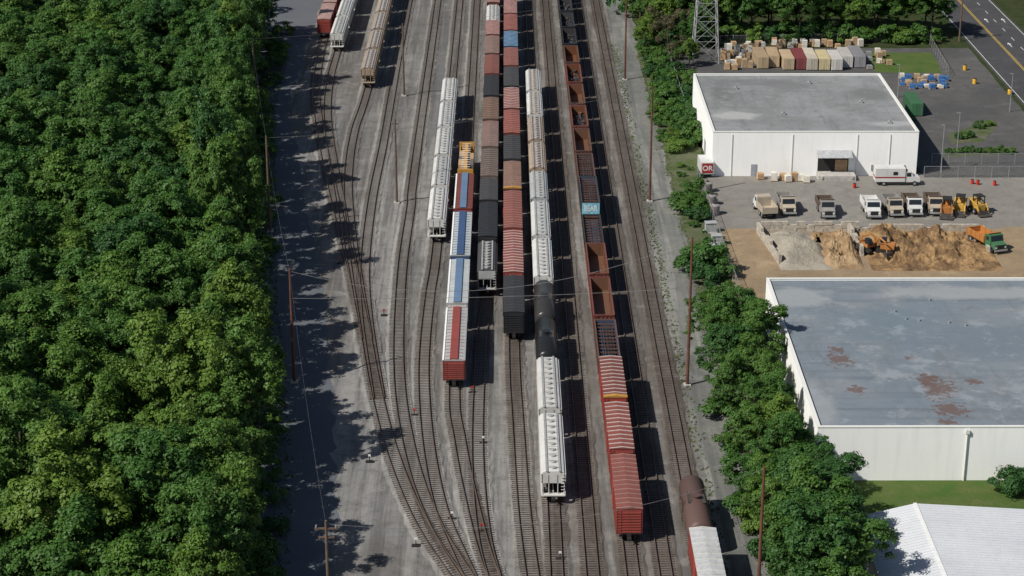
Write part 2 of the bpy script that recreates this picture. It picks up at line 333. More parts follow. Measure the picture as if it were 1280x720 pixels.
def hopper(X,Z,L,col,roofm,label,endm=None):
    hatch=m_grate; endm=endm or col; k=('hop',round(L,1),col.name,roofm.name,endm.name)
    l=L/2-.5; z1=4.15
    if k not in PC:
        b=MB(); nb=3
        pr=[(-l,2.7),(-l+2.4,1.45)]
        for i in range(nb):
            a=-l+2.4+i*(2*l-4.8)/nb; c=a+(2*l-4.8)/nb; m_=(a+c)/2; pr+=[(m_-.5,.75),(m_+.5,.75),(c,1.45)]
        pr+=[(l,2.7),(l,3.75),(-l,3.75)]
        b.px(pr,-1.45,1.45,0)
        b.py([(-1.45,3.75),(1.45,3.75),(1.3,4.05),(1.0,z1),(-1.0,z1),(-1.3,4.05)],-l,l,0)
        nr=max(8,int(L/1.1))
        for i in range(nr+1):
            yy=-l+.08+i*(2*l-.16)/nr
            zz=max(1.5,2.75-(l-abs(yy))*.52)
            for s in (-1,1): b.box(s*1.45-.09,s*1.45+.09,yy-.05,yy+.05,zz,3.8,0)
        for s in (-1,1): b.box(s*1.45-.1,s*1.45+.1,-l,l,3.68,3.84,0); b.box(s*1.4-.12,s*1.4+.12,-L/2+.3,L/2-.3,.95,1.2,0)
        body=b.mesh('body',[col])
        r=MB(); r.box(-.95,.95,-l,l,z1-.01,z1+.04,0)
        for s in (-1,1): r.box(s*.78-.13,s*.78+.13,-L/2+.35,L/2-.35,z1+.1,z1+.14,1)
        for i in range(int(L/2)): r.box(-.95,.95,-l+1+i*2-.03,-l+1+i*2+.03,z1+.04,z1+.09,1)
        roof=r.mesh('roof',[roofm,hatch])
        hm=MB(); hm.cyl((0,0,z1+.02),(0,0,z1+.2),.36,12,0); hm.cyl((0,0,z1+.2),(0,0,z1+.25),.25,10,0); hm.box(-.5,.5,-.05,.05,z1+.2,z1+.29,0)
        hme=hm.mesh('hatch',m_hatch); nh=10; ep=[]
        for s in (-1,1):
            ends=MB()
            ends.box(-1.45,1.45,s*(L/2-.5)-.35,s*(L/2-.5)+.35,.98,1.12)
            for x in (-1.35,-.55,.55,1.35): ends.box(x-.05,x+.05,s*(L/2-.55)-.05,s*(L/2-.55)+.05,1.12,3.7)
            ends.box(-1.4,1.4,s*(L/2-.55)-.05,s*(L/2-.55)+.05,2.6,2.7)
            for j in range(6): ends.box(.95,1.4,s*(L/2-.4)-.03,s*(L/2-.4)+.03,1.3+j*.42,1.36+j*.42)
            ends.px([(s*(L/2-.6),1.15),(s*(L/2-3.0),1.15),(s*(L/2-2.9),1.7)],-.06,.06)
            if endm is not col: ends.box(-1.3,1.3,s*(L/2-.48)-.02,s*(L/2-.48)+.02,2.72,4.0)
            ep.append(('end_frame',ends.mesh('end_frame',endm)))
        PC[k]=[('body',body),('roof',roof)]+ep+[('hatch',hme,(0,-l+.9+i*(2*l-1.8)/(nh-1),0)) for i in range(nh)]
    e=inst('hopper_car',PC[k]+[('underframe',under(L))],(X,Z+L/2,.41),0,label,'covered hopper car',RC)
    addbog(e,L); return e
def tankcar(X,Z,L,col,label):
    k=('tank',round(L,1),col.name)
    if k not in PC:
        b=MB(); l=L/2-.6; R=1.55; rings=[]; n=32
        for t,r in ((-l-.32,0.02),(-l-.3,.5),(-l-.2,.95),(-l,1.32),(-l+.25,R),(l-.25,R),(l,1.32),(l+.2,.95),(l+.3,.5),(l+.32,.02)):
            rings.append([(math.cos(2*math.pi*i/n)*r,t,2.7+math.sin(2*math.pi*i/n)*r) for i in range(n)])
        V=[p for q in rings for p in q]; Fc=[(a*n+i,a*n+(i+1)%n,(a+1)*n+(i+1)%n,(a+1)*n+i) for a in range(len(rings)-1) for i in range(n)]; b.add(V,Fc)
        body=b.mesh('tank',col,True)
        d=MB(); d.cyl((0,0,4.1),(0,0,4.5),.42,14); d.cyl((0,0,4.5),(0,0,4.57),.5,14)
        wk=MB()
        for s in (-1,1):
            wk.box(s*.85-.2,s*.85+.2,-1.1,1.1,4.08,4.12)
            for y in (-1.1,1.1): wk.box(s*1.05-.02,s*1.05+.02,y-.02,y+.02,4.12,4.8)
            wk.box(s*1.05-.02,s*1.05+.02,-1.1,1.1,4.76,4.8)
            for y in (-.25,.25): wk.box(s*1.6-.03,s*1.6+.03,y-.03,y+.03,1.1,4.05)
            for j in range(7): wk.box(s*1.6-.02,s*1.6+.02,-.25,.25,1.3+j*.4,1.35+j*.4)
        ep=[]
        for s in (-1,1):
            fr=MB(); fr.box(-1.35,1.35,s*(L/2-.6)-.3,s*(L/2-.6)+.3,.95,1.1); fr.px([(s*(L/2-1.2),1.05),(s*(L/2-3.2),1.05),(s*(L/2-2.9),1.9),(s*(L/2-1.6),1.9)],-1.0,1.0)
            for x in (-1.3,1.3): fr.box(x-.04,x+.04,s*(L/2-.35)-.04,s*(L/2-.35)+.04,1.1,2.1)
            fr.box(-1.3,1.3,s*(L/2-.35)-.03,s*(L/2-.35)+.03,2.05,2.12)
            ep.append(('end_platform',fr.mesh('end_platform',m_black)))
        PC[k]=[('tank',body),('dome',d.mesh('dome',col)),('walkway',wk.mesh('walkway',m_steel_d))]+ep
    e=inst('tank_car',PC[k]+[('underframe',under(L))],(X,Z+L/2,.41),0,label,'tank car',RC)
    addbog(e,L); return e
def gondola(X,Z,L,col,inner,label,load=None,hi=3.3):
    k=('gon',round(L,1),col.name,inner.name,hi)
    l=L/2-.4
    if k not in PC:
        b=MB()
        for s in (-1,1):
            b.box(s*1.43-.05,s*1.43+.05,-l,l,1.07,hi,0); b.box(s*1.5-.09,s*1.5+.09,-l,l,hi-.14,hi+.02,0); b.box(s*1.5-.08,s*1.5+.08,-l,l,1.03,1.25,0)
            nr=int(L/1.25)
            for i in range(nr+1):
                yy=-l+.08+i*(2*l-.16)/nr; b.box(s*1.53-.07,s*1.53+.07,yy-.06,yy+.06,1.2,hi-.12,0)
            b.box(-1.38,1.38,s*(l-.05)-.05,s*(l-.05)+.05,1.07,hi-.003,0); b.box(-1.5,1.5,s*l-.08,s*l+.08,hi-.14,hi+.05,0)
            for x in (-.9,-.3,.3,.9): b.box(x-.06,x+.06,s*l-.1,s*l+.1,1.1,hi-.14,0)
            b.box(-1.38,1.38,s*l-.09,s*l+.09,2.0,2.14,0)
        body=b.mesh('body',[col])
        f=MB(); f.box(-1.375,1.375,-l+.1,l-.1,1.0,1.15,0)
        for s in (-1,1): f.box(s*1.365-.01,s*1.365+.01,-l+.1,l-.1,1.15,hi-.15,0); f.box(-1.35,1.35,s*(l-.12)-.01,s*(l-.12)+.01,1.15,hi-.15,0)
        for y in (-l/3,l/3):
            for s in (-1,1): f.box(s*1.3-.06,s*1.3+.06,y-.06,y+.06,1.15,hi-.1,0)
        PC[k]=[('body',body),('interior_lining',f.mesh('interior_lining',inner))]
    parts=PC[k]+[('underframe',under(L))]+ladders(L-.55,hi-.1,col)
    e=inst('gondola_car',parts,(X,Z+L/2,.41),0,label,'open gondola car',RC); addbog(e,L)
    if load:
        b=MB()
        if load=='cross':
            for i in range(int(L/1.3)):
                yy=-l+.7+i*1.3+random.uniform(-.15,.15); b.box(-1.3,1.3,yy-.08,yy+.08,hi-.45,hi-.25)
            for x in (-1.1,-.75,-.4,.1,.5,.9): b.box(x-.13,x+.13,-l+.3+random.random(),l-.3-random.random(),1.3,hi-.55-random.random()*.4,random.choice((1,1,2)))
            me=b.mesh('load',[m_steelload,m_darkload,m_blueload])
        else:
            for i in range(90):
                x=random.uniform(-1.15,1.15); y=random.uniform(-l+.5,l-.5); z=1.2+random.random()*.9; s1=random.uniform(.1,.6);s2=random.uniform(.1,.6)
                a=Vector((x,y,z)); d=Vector((random.uniform(-1,1),random.uniform(-1,1),random.uniform(-.3,.3))).normalized()*s1; b.cyl(a-d*.6,a+d*.6,s2*.5,5,random.choice((0,1)))
            b.box(-1.3,1.3,-l+.2,l-.2,1.16,1.6,1); me=b.mesh('load',[inner,m_darkload])
        single('scrap_load' if load!='cross' else 'pipe_load',me,'dark metal load lying inside an open gondola car','freight load',(X,Z+L/2,.41),group='loads in gondola cars')
    return e
def flatcar(X,Z,L,col,label):
    b=MB(); l=L/2-.4; b.box(-1.4,1.4,-l,l,.95,1.3,0)
    parts=[('deck',b.mesh('deck',[TAN,m_white]))]
    for s in (-1,1):
        c=MB(); c.box(-1.4,1.4,s*(l-.3)-.15,s*(l-.3)+.15,1.3,4.3,0)
        for x in (-1.2,1.2): c.px([(s*(l-.5),1.3),(s*(l-1.6),1.3),(s*(l-.5),3.6)],x-.08,x+.08,0)
        parts.append(('bulkhead',c.mesh('bulkhead',col)))
    fr=MB(); fr.box(-.08,.08,-l+.5,l-.5,3.7,4.0,0); fr.box(-.3,.3,-l+.5,l-.5,4.0,4.1,0)
    n=int(L/1.5)
    for i in range(n):
        yy=-l+.9+i*(2*l-1.8)/(n-1); fr.box(-.09,.09,yy-.1,yy+.1,1.3,3.7,0); fr.box(-.8,.8,yy-.07,yy+.07,4.1,4.15,1)
    parts.append(('centre_beam',fr.mesh('centre_beam',[col,m_white])))
    e=inst('centerbeam_car',parts+[('underframe',under(L))],(X,Z+L/2,.41),0,label,'flat car',RC); addbog(e,L)
    for s in (-1,1):
        for i in range(4):
            b=MB(); b.box(-.6,.6,-1.8,1.8,1.31,random.choice((2.4,3.0,3.6)))
            single('lumber_bundle',b.mesh('lumber_bundle',random.choice((GBR,m_card,GY))),'wrapped lumber bundle strapped on the flat car deck','lumber bundle',(X+s*.75,Z+L/2-l+3.2+i*(2*l-6.4)/3,.41),group='lumber bundles on the flat car')
m_grate=flat('walkway_grate',(.33,.33,.32),.7,.2,.2); m_hatch=flat('hatch',(.36,.36,.35),.6,0,.2); m_steel_d=flat('dark_steel',(.06,.055,.05),.6)
m_steelload=flat('load_bars',(.10,.055,.045),.8); m_darkload=flat('load_dark',(.035,.038,.045),.6); m_blueload=flat('load_blue',(.05,.085,.14),.6)
m_card=flat('cardboard',(.42,.28,.16),.9)
W=paint('white_car',(.66,.66,.63),.28,rc=(.28,.23,.18)); GY=paint('grey_car',(.46,.48,.48),.3,rc=(.2,.15,.12)); TAN=paint('tan_car',(.42,.33,.24),.8,rc=(.2,.1,.06)); RUSTY=paint('rusty_roof',(.24,.15,.105),.7)
RED=paint('red_car',(.32,.05,.04),.4); ROX=paint('oxide_car',(.18,.05,.038),.4); MAR=paint('maroon_car',(.13,.035,.032),.4); ORD=paint('roof_red',(.25,.068,.052),.55)
BLK=paint('black_car',(.022,.025,.03),.2); CH=paint('charcoal_car',(.05,.052,.058),.3); BRN=paint('brown_car',(.12,.06,.045),.5); GBR=paint('greybrown_roof',(.18,.145,.125),.5)
BLU=paint('blue_car',(.04,.09,.20),.3); SBL=paint('silver_blue',(.12,.20,.32),.35,rc=(.2,.2,.2)); LBL=paint('light_blue_car',(.28,.45,.55),.3); YEL=paint('yellow_car',(.52,.27,.05),.3)
INB=paint('rust_interior',(.155,.062,.028),.6,rc=(.07,.03,.018)); IND=paint('dark_interior',(.04,.04,.045),.5); INBL=paint('blue_interior',(.045,.07,.12),.5); TKB=paint('tank_black',(.012,.013,.015),.05,.3); TKR=paint('tank_brown',(.11,.06,.05),.4,.5)
PAL=paint('pale_rib',(.54,.46,.43),.35); SIL=paint('silver_roof',(.55,.56,.57),.3); PNK=paint('faded_pink_rib',(.38,.2,.17),.4)
g=1.0
z=208.0; X=14.5
boxcar(X,z,15.2,RED,ORD,PNK,'red boxcar with faded ribbed roof at the end of a train'); z+=15.2+g
boxcar(X,z,14.6,RED,ORD,PAL,'red boxcar with white stripes across its roof'); z+=14.6+g
boxcar(X,z,14.4,RED,ROX,PAL,'oxide red boxcar with pale roof ribs',band=YEL); z+=14.4+g
gondola(X,z,15.6,BRN,INBL,'open gondola with blue load and dark red sides','cross'); z+=15.6+g
gondola(X,z,16.4,ROX,INB,'empty open gondola with rusty brown interior'); z+=16.4+g
gondola(X,z,14.6,ROX,INB,'empty open gondola with rusty brown interior'); z+=14.6+g
gondola(X,z,15.0,BLK,IND,'black gondola loaded with dark steel','cross',hi=2.7); z+=15+g
gz=z
gondola(X,z,15.4,CH,INBL,'dark high sided gondola with light blue graffiti','cross',hi=4.2); z+=15.4+g
gondola(X,z,15.4,BRN,IND,'dark gondola loaded with steel bars','cross'); z+=15.4+g
for i in range(5): gondola(X,z,15.2,ROX if i%2 else BRN,INB,'gondola with rusty brown interior','scrap' if i in(1,3) else None); z+=15.2+g
for i in range(4): gondola(X,z,15.2,BLK,IND,'black gondola with dark load inside','scrap'); z+=15.2+g
def text_mesh(t,size,mat,ext=.01):
    cu=bpy.data.curves.new('t','FONT'); cu.body=t; cu.size=size; cu.extrude=ext; cu.align_x='CENTER'; cu.align_y='CENTER'; cu.offset=.02*size
    o=bpy.data.objects.new('t',cu); COL.objects.link(o); bpy.context.view_layer.update()
    me=bpy.data.meshes.new_from_object(o.evaluated_get(bpy.context.evaluated_depsgraph_get())); bpy.data.objects.remove(o); me.materials.clear(); me.materials.append(mat); return me
gr=MB(); gr.box(-1.5,1.5,-.02,.02,1.3,4.15)
m_lb=flat('graffiti_blue',(.20,.46,.56),.6,0,.4,2.5); m_wt=flat('graffiti_white',(.66,.72,.74),.6,0,.3,3)
e=inst('graffiti_panel',[('panel',gr.mesh('panel',m_lb))],(X,gz+.24,.41),0,'light blue graffiti panel with white letters on a gondola end','graffiti')
tm=bpy.data.objects.new('lettering',text_mesh('BEAR',1.15,m_wt)); tm.parent=e; tm.rotation_euler=(math.pi/2,0,0); tm.location=(0,-.05,3.2); tm.scale=(.85,1.3,1); COL.objects.link(tm)
z=218.2; X=5.8
for L in (18,17.6): hopper(X,z,L,W,W,'white covered hopper with round roof hatches'); z+=L+g
for L in (14.2,14.4): tankcar(X,z,L,TKB,'glossy black tank car between white hoppers'); z+=L+.7
for L,c,r,lb in ((18,W,W,'white covered hopper behind black tank cars'),(18,W,GY,'white covered hopper with grey roof'),(15.6,GY,GY,'grey covered hopper between other hoppers'),(16.5,TAN,RUSTY,'tan hopper with rusty roof'),(16.5,TAN,RUSTY,'tan hopper with rusty roof'),(16.5,W,TAN,'dirty white hopper with tan roof'),(17,W,TAN,'dirty white hopper with tan roof')): hopper(X,z,L,c,r,lb); z+=L+g
z=270.2; X=1.2
for L,s,r,rb,lb,bd in ((15.6,BLK,BLK,CH,'black boxcar at the end of a train',None),(19.6,RED,ORD,PAL,'long red boxcar with pale striped roof',None),(19.6,RED,ORD,PNK,'long red boxcar with striped roof',None),
    (16,MAR,RUSTY,PNK,'maroon boxcar with a yellow band on its roof',YEL),(15.5,BLK,CH,BLK,'charcoal boxcar with dark roof',None),(16,ROX,ORD,PNK,'oxide boxcar with ribbed roof',None),(15.5,MAR,ORD,PAL,'maroon boxcar with pale striped roof',None),(15.5,BLK,CH,CH,'black boxcar with plain roof',None),
    (15.5,ROX,ORD,PNK,'oxide boxcar with pale striped roof',None),(14,BLU,BLU,LBL,'blue boxcar with light blue ribs',None),(15.5,MAR,ORD,PNK,'maroon boxcar with ribbed roof',None),(15.5,ROX,ORD,PAL,'oxide boxcar with pale striped roof',None),(15.5,MAR,ORD,PNK,'maroon boxcar with ribbed roof',None)):
    boxcar(X,z,L,s,r,rb,lb,band=bd); z+=L+g
z=288.3; X=-2.9
hopper(X,z,14,CH,CH,'dark hopper with pale grey end frame ending a train',GY); z+=15
for L,s,r,rb,lb in ((17.5,BLK,BLK,CH,'black boxcar with plain black roof'),(12,BLK,CH,CH,'charcoal boxcar with plain roof'),(17,GBR,GBR,BRN,'grey brown boxcar with ribbed roof'),(17,GBR,GBR,PNK,'grey brown boxcar with ribbed roof'),(16,BRN,RUSTY,BRN,'brown boxcar with rusty roof'),(16,BLK,BLK,CH,'black boxcar with plain roof'),
    (16,ROX,ORD,GBR,'oxide boxcar with faded roof'),(16,MAR,GBR,PNK,'maroon boxcar with grey brown roof'),(14,MAR,ORD,PAL,'maroon boxcar with striped roof')):
    boxcar(X,z,L,s,r,rb,lb); z+=L+g
hopper(X,z,16,W,W,'white hopper among dark boxcars'); z+=17
for i in range(3): boxcar(X,z,15.5,MAR,ORD,PAL,'maroon boxcar with striped roof'); z+=16.5
z=253; X=-7.2
boxcar(X,z,20.5,RED,GY,PNK,'red boxcar with pale roof and red centre walkway',strip_=RED,hi=4.0); z+=21.5
boxcar(X,z,19.5,W,GY,GY,'white boxcar with blue centred pale roof',strip_=SBL,hi=4.0); z+=20.5
boxcar(X,z,22,BLU,GY,SBL,'blue boxcar with blue and white roof',strip_=BLU,hi=4.0); z+=23
boxcar(X,z,20,RED,ROX,ORD,'red boxcar with silver blue centre walkway',strip_=SBL,hi=4.0); z+=21
flatcar(X,z,18,YEL,'muted orange centerbeam flat car with end bulkheads')
z=312.8; X=-11.5
for i in range(5): hopper(X,z,17.3,W,GY if i%2 else W,'white covered hopper standing on an inner siding'); z+=18.2
z=410; X=-29.2
for i in range(5): hopper(X,z,16.6,TAN,RUSTY,'tan hopper with rusty brown roof'); z+=17.6
z=441; X=-38.2
for i in range(4): hopper(X,z,17,W,GY,'white hopper standing beside a tree shadow'); z+=18
z=453.5; X=-42.2
for i in range(3): boxcar(X,z,16.5,RED,PNK,PAL,'red boxcar with pale roof'); z+=17.5
tankcar(22.6,204.8,13.6,TKR,'brown tank car coupled to a silver roofed boxcar')
boxcar(22.6,188,16,RED,SIL,W,'red boxcar with silver ribbed roof beside the access road')
boxcar(22.6,171,16,RED,SIL,W,'red boxcar with silver ribbed roof beside the access road')
# ---------------- vegetation ----------------
def leaves_mesh(name,mat,R,Hc,base,nc,nl,ls,seed,cr=1.2,nlobe=11,rnd=.38):
    r=np.random.default_rng(seed)
    i=np.arange(nlobe); zz=1-(i+.5)/nlobe*1.15; ang=i*2.39996+r.random()*6.28
    st=np.sqrt(np.clip(1-zz*zz,0,1)); LD=np.stack([st*np.cos(ang),st*np.sin(ang),zz],1)+.22*r.normal(size=(nlobe,3))
    lr=(.26+.2*r.random(nlobe)); dist=(.62+.2*r.random(nlobe))
    LC=LD*dist[:,None]
    li=r.integers(0,nlobe,nc); d=r.normal(size=(nc,3)); d/=np.linalg.norm(d,axis=1)[:,None]; d+=LD[li]*.55; d[:,2]+=.25; d/=np.linalg.norm(d,axis=1)[:,None]
    cu=LC[li]+d*lr[li][:,None]*(.6+.5*r.random(nc))[:,None]
    c=np.stack([cu[:,0]*R,cu[:,1]*R,base+Hc*.36+cu[:,2]*Hc*.62],1)
    cs=cr*(.45+.75*r.random(nc))
    N=nc*nl; ci=np.repeat(np.arange(nc),nl)
    o=r.normal(size=(N,3)); o/=np.linalg.norm(o,axis=1)[:,None]; o[:,2]=np.where(o[:,2]<-.3,-o[:,2],o[:,2])
    rr=(.5+.75*r.random(N))[:,None]*cs[ci][:,None]; p=c[ci]+o*rr*np.array([1,1,.75])
    nrm=o*.7+d[ci]*.5+rnd*r.normal(size=(N,3)); nrm[:,2]+=.3; nrm/=np.linalg.norm(nrm,axis=1)[:,None]
    t=np.cross(nrm,r.normal(size=(N,3))); t/=np.linalg.norm(t,axis=1)[:,None]; b=np.cross(nrm,t)
    s=(ls*(.55+.9*r.random(N)))[:,None]
    V=np.stack([p-t*s,p+b*s*.6,p+t*s,p-b*s*.6],1).reshape(-1,3)
    me=bpy.data.meshes.new(name); me.vertices.add(4*N); me.vertices.foreach_set('co',V.astype(np.float32).ravel())
    me.loops.add(4*N); me.loops.foreach_set('vertex_index',np.arange(4*N,dtype=np.int32)); me.polygons.add(N)
    me.polygons.foreach_set('loop_start',np.arange(0,4*N,4,dtype=np.int32)); me.polygons.foreach_set('loop_total',np.full(N,4,dtype=np.int32))
    lt=r.random(nlobe)
    tone=np.clip(.08+.2*lt[li][ci]+.3*r.random(nc)[ci]+.25*r.random(N)+.35*((p[:,2]-base)/Hc-.35),0,1)  # besides random tone, foliage tops are painted lighter and bottoms darker, as shading
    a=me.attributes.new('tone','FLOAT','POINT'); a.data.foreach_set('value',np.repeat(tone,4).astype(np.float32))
    me.update(calc_edges=True); me.materials.append(mat); return me
def trunk_mesh(seed,h,base):
    r=random.Random(seed); b=MB(); b.cyl((0,0,-.1),(r.uniform(-.3,.3),r.uniform(-.3,.3),h*.8),.3,8,0,.1)
    for i in range(7):
        a=r.uniform(0,6.28); z=base+r.uniform(-.5,h*.3); q=r.uniform(2,3.6); b.cyl((0,0,z),(math.cos(a)*q,math.sin(a)*q,z+r.uniform(1.5,3)),.12,5,0,.03)
    return b.mesh('trunk',m_bark)
TV=[]
for i in range(10):
    mat=LM[(0,0,1,2,0,1,2,0,3,1)[i]]; Hc=(10,11,10.5,9.5,12,9,10,8.5,8,11)[i]; R=(5.2,5.0,4.7,5.4,4.8,4.5,4.9,5.7,4,5.2)[i]; base=(4.5,4,4,4.5,4,3.5,4,4,3,3)[i]
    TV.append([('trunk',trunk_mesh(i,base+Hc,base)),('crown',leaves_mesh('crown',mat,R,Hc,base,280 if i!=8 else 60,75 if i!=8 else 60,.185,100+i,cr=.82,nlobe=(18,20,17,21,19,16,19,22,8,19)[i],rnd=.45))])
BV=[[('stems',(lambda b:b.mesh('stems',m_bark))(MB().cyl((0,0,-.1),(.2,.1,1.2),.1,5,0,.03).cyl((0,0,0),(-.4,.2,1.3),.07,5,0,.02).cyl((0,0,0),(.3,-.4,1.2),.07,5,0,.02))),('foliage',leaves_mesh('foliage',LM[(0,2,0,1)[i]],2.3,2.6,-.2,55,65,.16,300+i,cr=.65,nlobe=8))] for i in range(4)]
TL=['broad green deciduous tree in the wood beside the yard','tall deciduous tree with rounded green crown in the wood','dark green tree in the dense wood','bright yellow green tree in the dense wood','tall green tree in the dense wood','dark narrow crowned tree in the wood','yellow green tree with loose crown in the wood','wide spreading green tree in the wood','thin dry tree with brownish leaves beside the tracks','large dark green tree in the dense wood']
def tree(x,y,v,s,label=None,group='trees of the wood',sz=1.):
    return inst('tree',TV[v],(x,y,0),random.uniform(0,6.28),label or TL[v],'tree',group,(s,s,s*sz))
def bush(x,y,s,label='leafy green bush on the verge beside the tracks',group='bushes on the verge'):
    return inst('bush',random.choice(BV),(x,y,0),random.uniform(0,6.28),label,'bush',group,(s,s,s*random.uniform(.8,1.15)))
ez=[180,190,210,232,260,293,335,388,460,560]; ex=[-26.5,-26.7,-28,-30,-33.8,-38.6,-43.2,-49.3,-52.5,-54]
def edge(Z): return float(np.interp(Z,ez,ex))
cnt=0; Zr=186.0; row=0
while Zr<458:
    sp=7.7; x=edge(Zr)-4.8-(row%2)*2.0+random.uniform(-1,1); lim=-(Zr*.262+9); first=True
    while x>lim:
        xx=x+random.uniform(-2,2) if not first else x; yy=Zr+random.uniform(-2.2,2.2)
        nz=mnoise.noise(Vector((xx*.03,yy*.03,3)))
        if Zr<330: v=random.choice([0,1,3,6,7,3,6,0,4,7] if nz>-.2 else [0,1,4,7,9,0,2,6])
        else: v=random.choice([2,5,9,1,4,0,0,9,1] if nz>-.05 else [0,1,4,7,6,0])
        s=random.choice([.7,.82,.92,1.0,1.1,1.2])*random.uniform(.93,1.07); sz=random.uniform(.88,1.15)
        if first: s=random.uniform(.8,1.0); sz=(1.1 if Zr<290 else 1.5)*random.uniform(.9,1.12)
        tree(xx,yy,v,s,sz=sz); cnt+=1; first=False
        x-=sp*random.uniform(.85,1.1)*(.72+.28*s)
    Zr+=6.9; row+=1
print('forest trees',cnt)
for i in range(46):
    Z=188+i*6+random.uniform(-2,2); bush(edge(Z)-random.uniform(-.3,2.2),Z,random.uniform(.7,1.3),'bushy undergrowth at the edge of the wood','undergrowth along the wood')
def farwood(name,x0,x1,y0,y1,nt_,seed):
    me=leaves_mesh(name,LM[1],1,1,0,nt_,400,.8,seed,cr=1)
    N=nt_*400
    q=np.random.default_rng(seed+1); cx=q.uniform(x0,x1,nt_); cy=q.uniform(y0,y1,nt_)
    o=q.normal(size=(N,3)); o/=np.linalg.norm(o,axis=1)[:,None]; o[:,2]=np.abs(o[:,2]); ci=np.repeat(np.arange(nt_),400)
    p=np.stack([cx[ci]+o[:,0]*5.5,cy[ci]+o[:,1]*5.5,2+o[:,2]*11],1); t=q.normal(size=(N,3)); t/=np.linalg.norm(t,axis=1)[:,None]; b=np.cross(o,t)
    V=np.stack([p-t*.8,p+b*.6,p+t*.8,p-b*.6],1).reshape(-1,3).astype(np.float32); me.vertices.foreach_set('co',V.ravel()); me.update()
    single(name,me,'dense far-off wood seen as one green mass','wood',kind='stuff')
farwood('distant_wood',-200,-62,462,640,260,5); farwood('distant_wood',30,98,476,640,190,6); farwood('distant_wood',132,230,380,640,200,8)
TG='trees behind the buildings'
for i in range(12):
    for j in range(2):
        x=39+i*6+random.uniform(-1.5,1.5); y=455+j*7+random.uniform(-2,2)
        if x<101: tree(x,y,random.choice([0,1,3,7,4,6]),random.uniform(.8,1.05),'green tree behind the storage yard fence',TG)
for i in range(18):
    bush(37+i*3.6+random.uniform(-1,1),451.5+random.uniform(-.8,.8),random.uniform(1.1,1.7),'large leafy bush along the storage yard fence','bushes along the fence')
for (u,v,vv,s) in ((800,28,0,.9),(822,52,8,.95),(808,55,6,.7),(835,60,8,.9),(850,40,8,.9),(845,75,8,.7),(790,8,1,.8),(868,50,0,.7),(862,72,6,.5),(815,20,4,.9),(905,30,6,.8),(842,20,1,1.),(900,8,3,.9),(880,12,1,.9)):
    x,y=G(u,v,2); tree(x,y,vv,s*.85,'tree between the tracks and the steel tower',TG)
for (u,v,s) in ((842,92,1.1),(852,105,1.2),(860,122,1.3),(858,140,1.1),(868,158,1.4),(875,178,1.4),(850,128,.8),(858,262,1.4),(864,250,1.1),(868,275,.9),(884,338,1.6),(878,348,1.3),(893,345,1.2),(845,72,1.2),(835,60,1.),(872,140,1.2),(906,520,1.2),(912,515,1.),(925,600,1.2),(935,640,1.1),(960,700,1.2),(955,660,1.2),(915,560,.8),(862,175,1.1),(880,330,1.1),(872,320,.8),(866,268,1.)):
    x,y=G(u,v,0); bush(x,y,s)
for i in range(46):
    y=366+i*1.85+random.uniform(-1,1); bush(random.uniform(32,36.6) if i%3 else random.uniform(30.8,33),y,random.uniform(.45,1.15))
for i in range(26):
    y=284+i*2.9+random.uniform(-1,1); bush(random.uniform(31.5,36),y,random.uniform(.2,.5),'low weedy shrub by the fence')
for (u,v,vv,s) in ((893,378,7,.6),(888,405,1,.55),(915,400,0,.7),(905,440,9,.7),(935,385,0,.5),(942,430,0,.78),(915,475,1,.6),(950,465,7,.7),(962,500,1,.62),
   (940,540,0,.6),(970,540,6,.7),(955,585,7,.62),(990,575,1,.72),(1003,555,0,.45),(965,620,3,.62),(1000,620,9,.8),(1030,640,2,.8),(1010,675,1,.9),(1040,690,9,.88),(1000,710,0,.75),(1050,730,1,.9),(1020,735,2,.95)):
    x,y=G(u,v+22,3); x=min(x,36.4 if y>226 else 40.5); tree(x,y,vv,s,'dense green tree growing beside the warehouse wall','trees beside the warehouse')
for u,v in ((1268,614),(1283,612)):
    x,y=G(u,v); bush(x,y,1.1,'round bushy shrub in front of the warehouse','shrubs by the warehouse')
for i in range(9):
    x,y=G(1186+i*9.5,191); bush(x,y,.42,'low clipped hedge shrub in a parking island','parking island shrubs')
for (u,v,s) in ((1205,172,.5),(1198,173,.45),(1213,172,.45),(1222,160,.45),(1236,157,.45),(1140,155,.4)):
    x,y=G(u,v); bush(x,y,s,'clipped round shrub in a parking island','parking island shrubs')
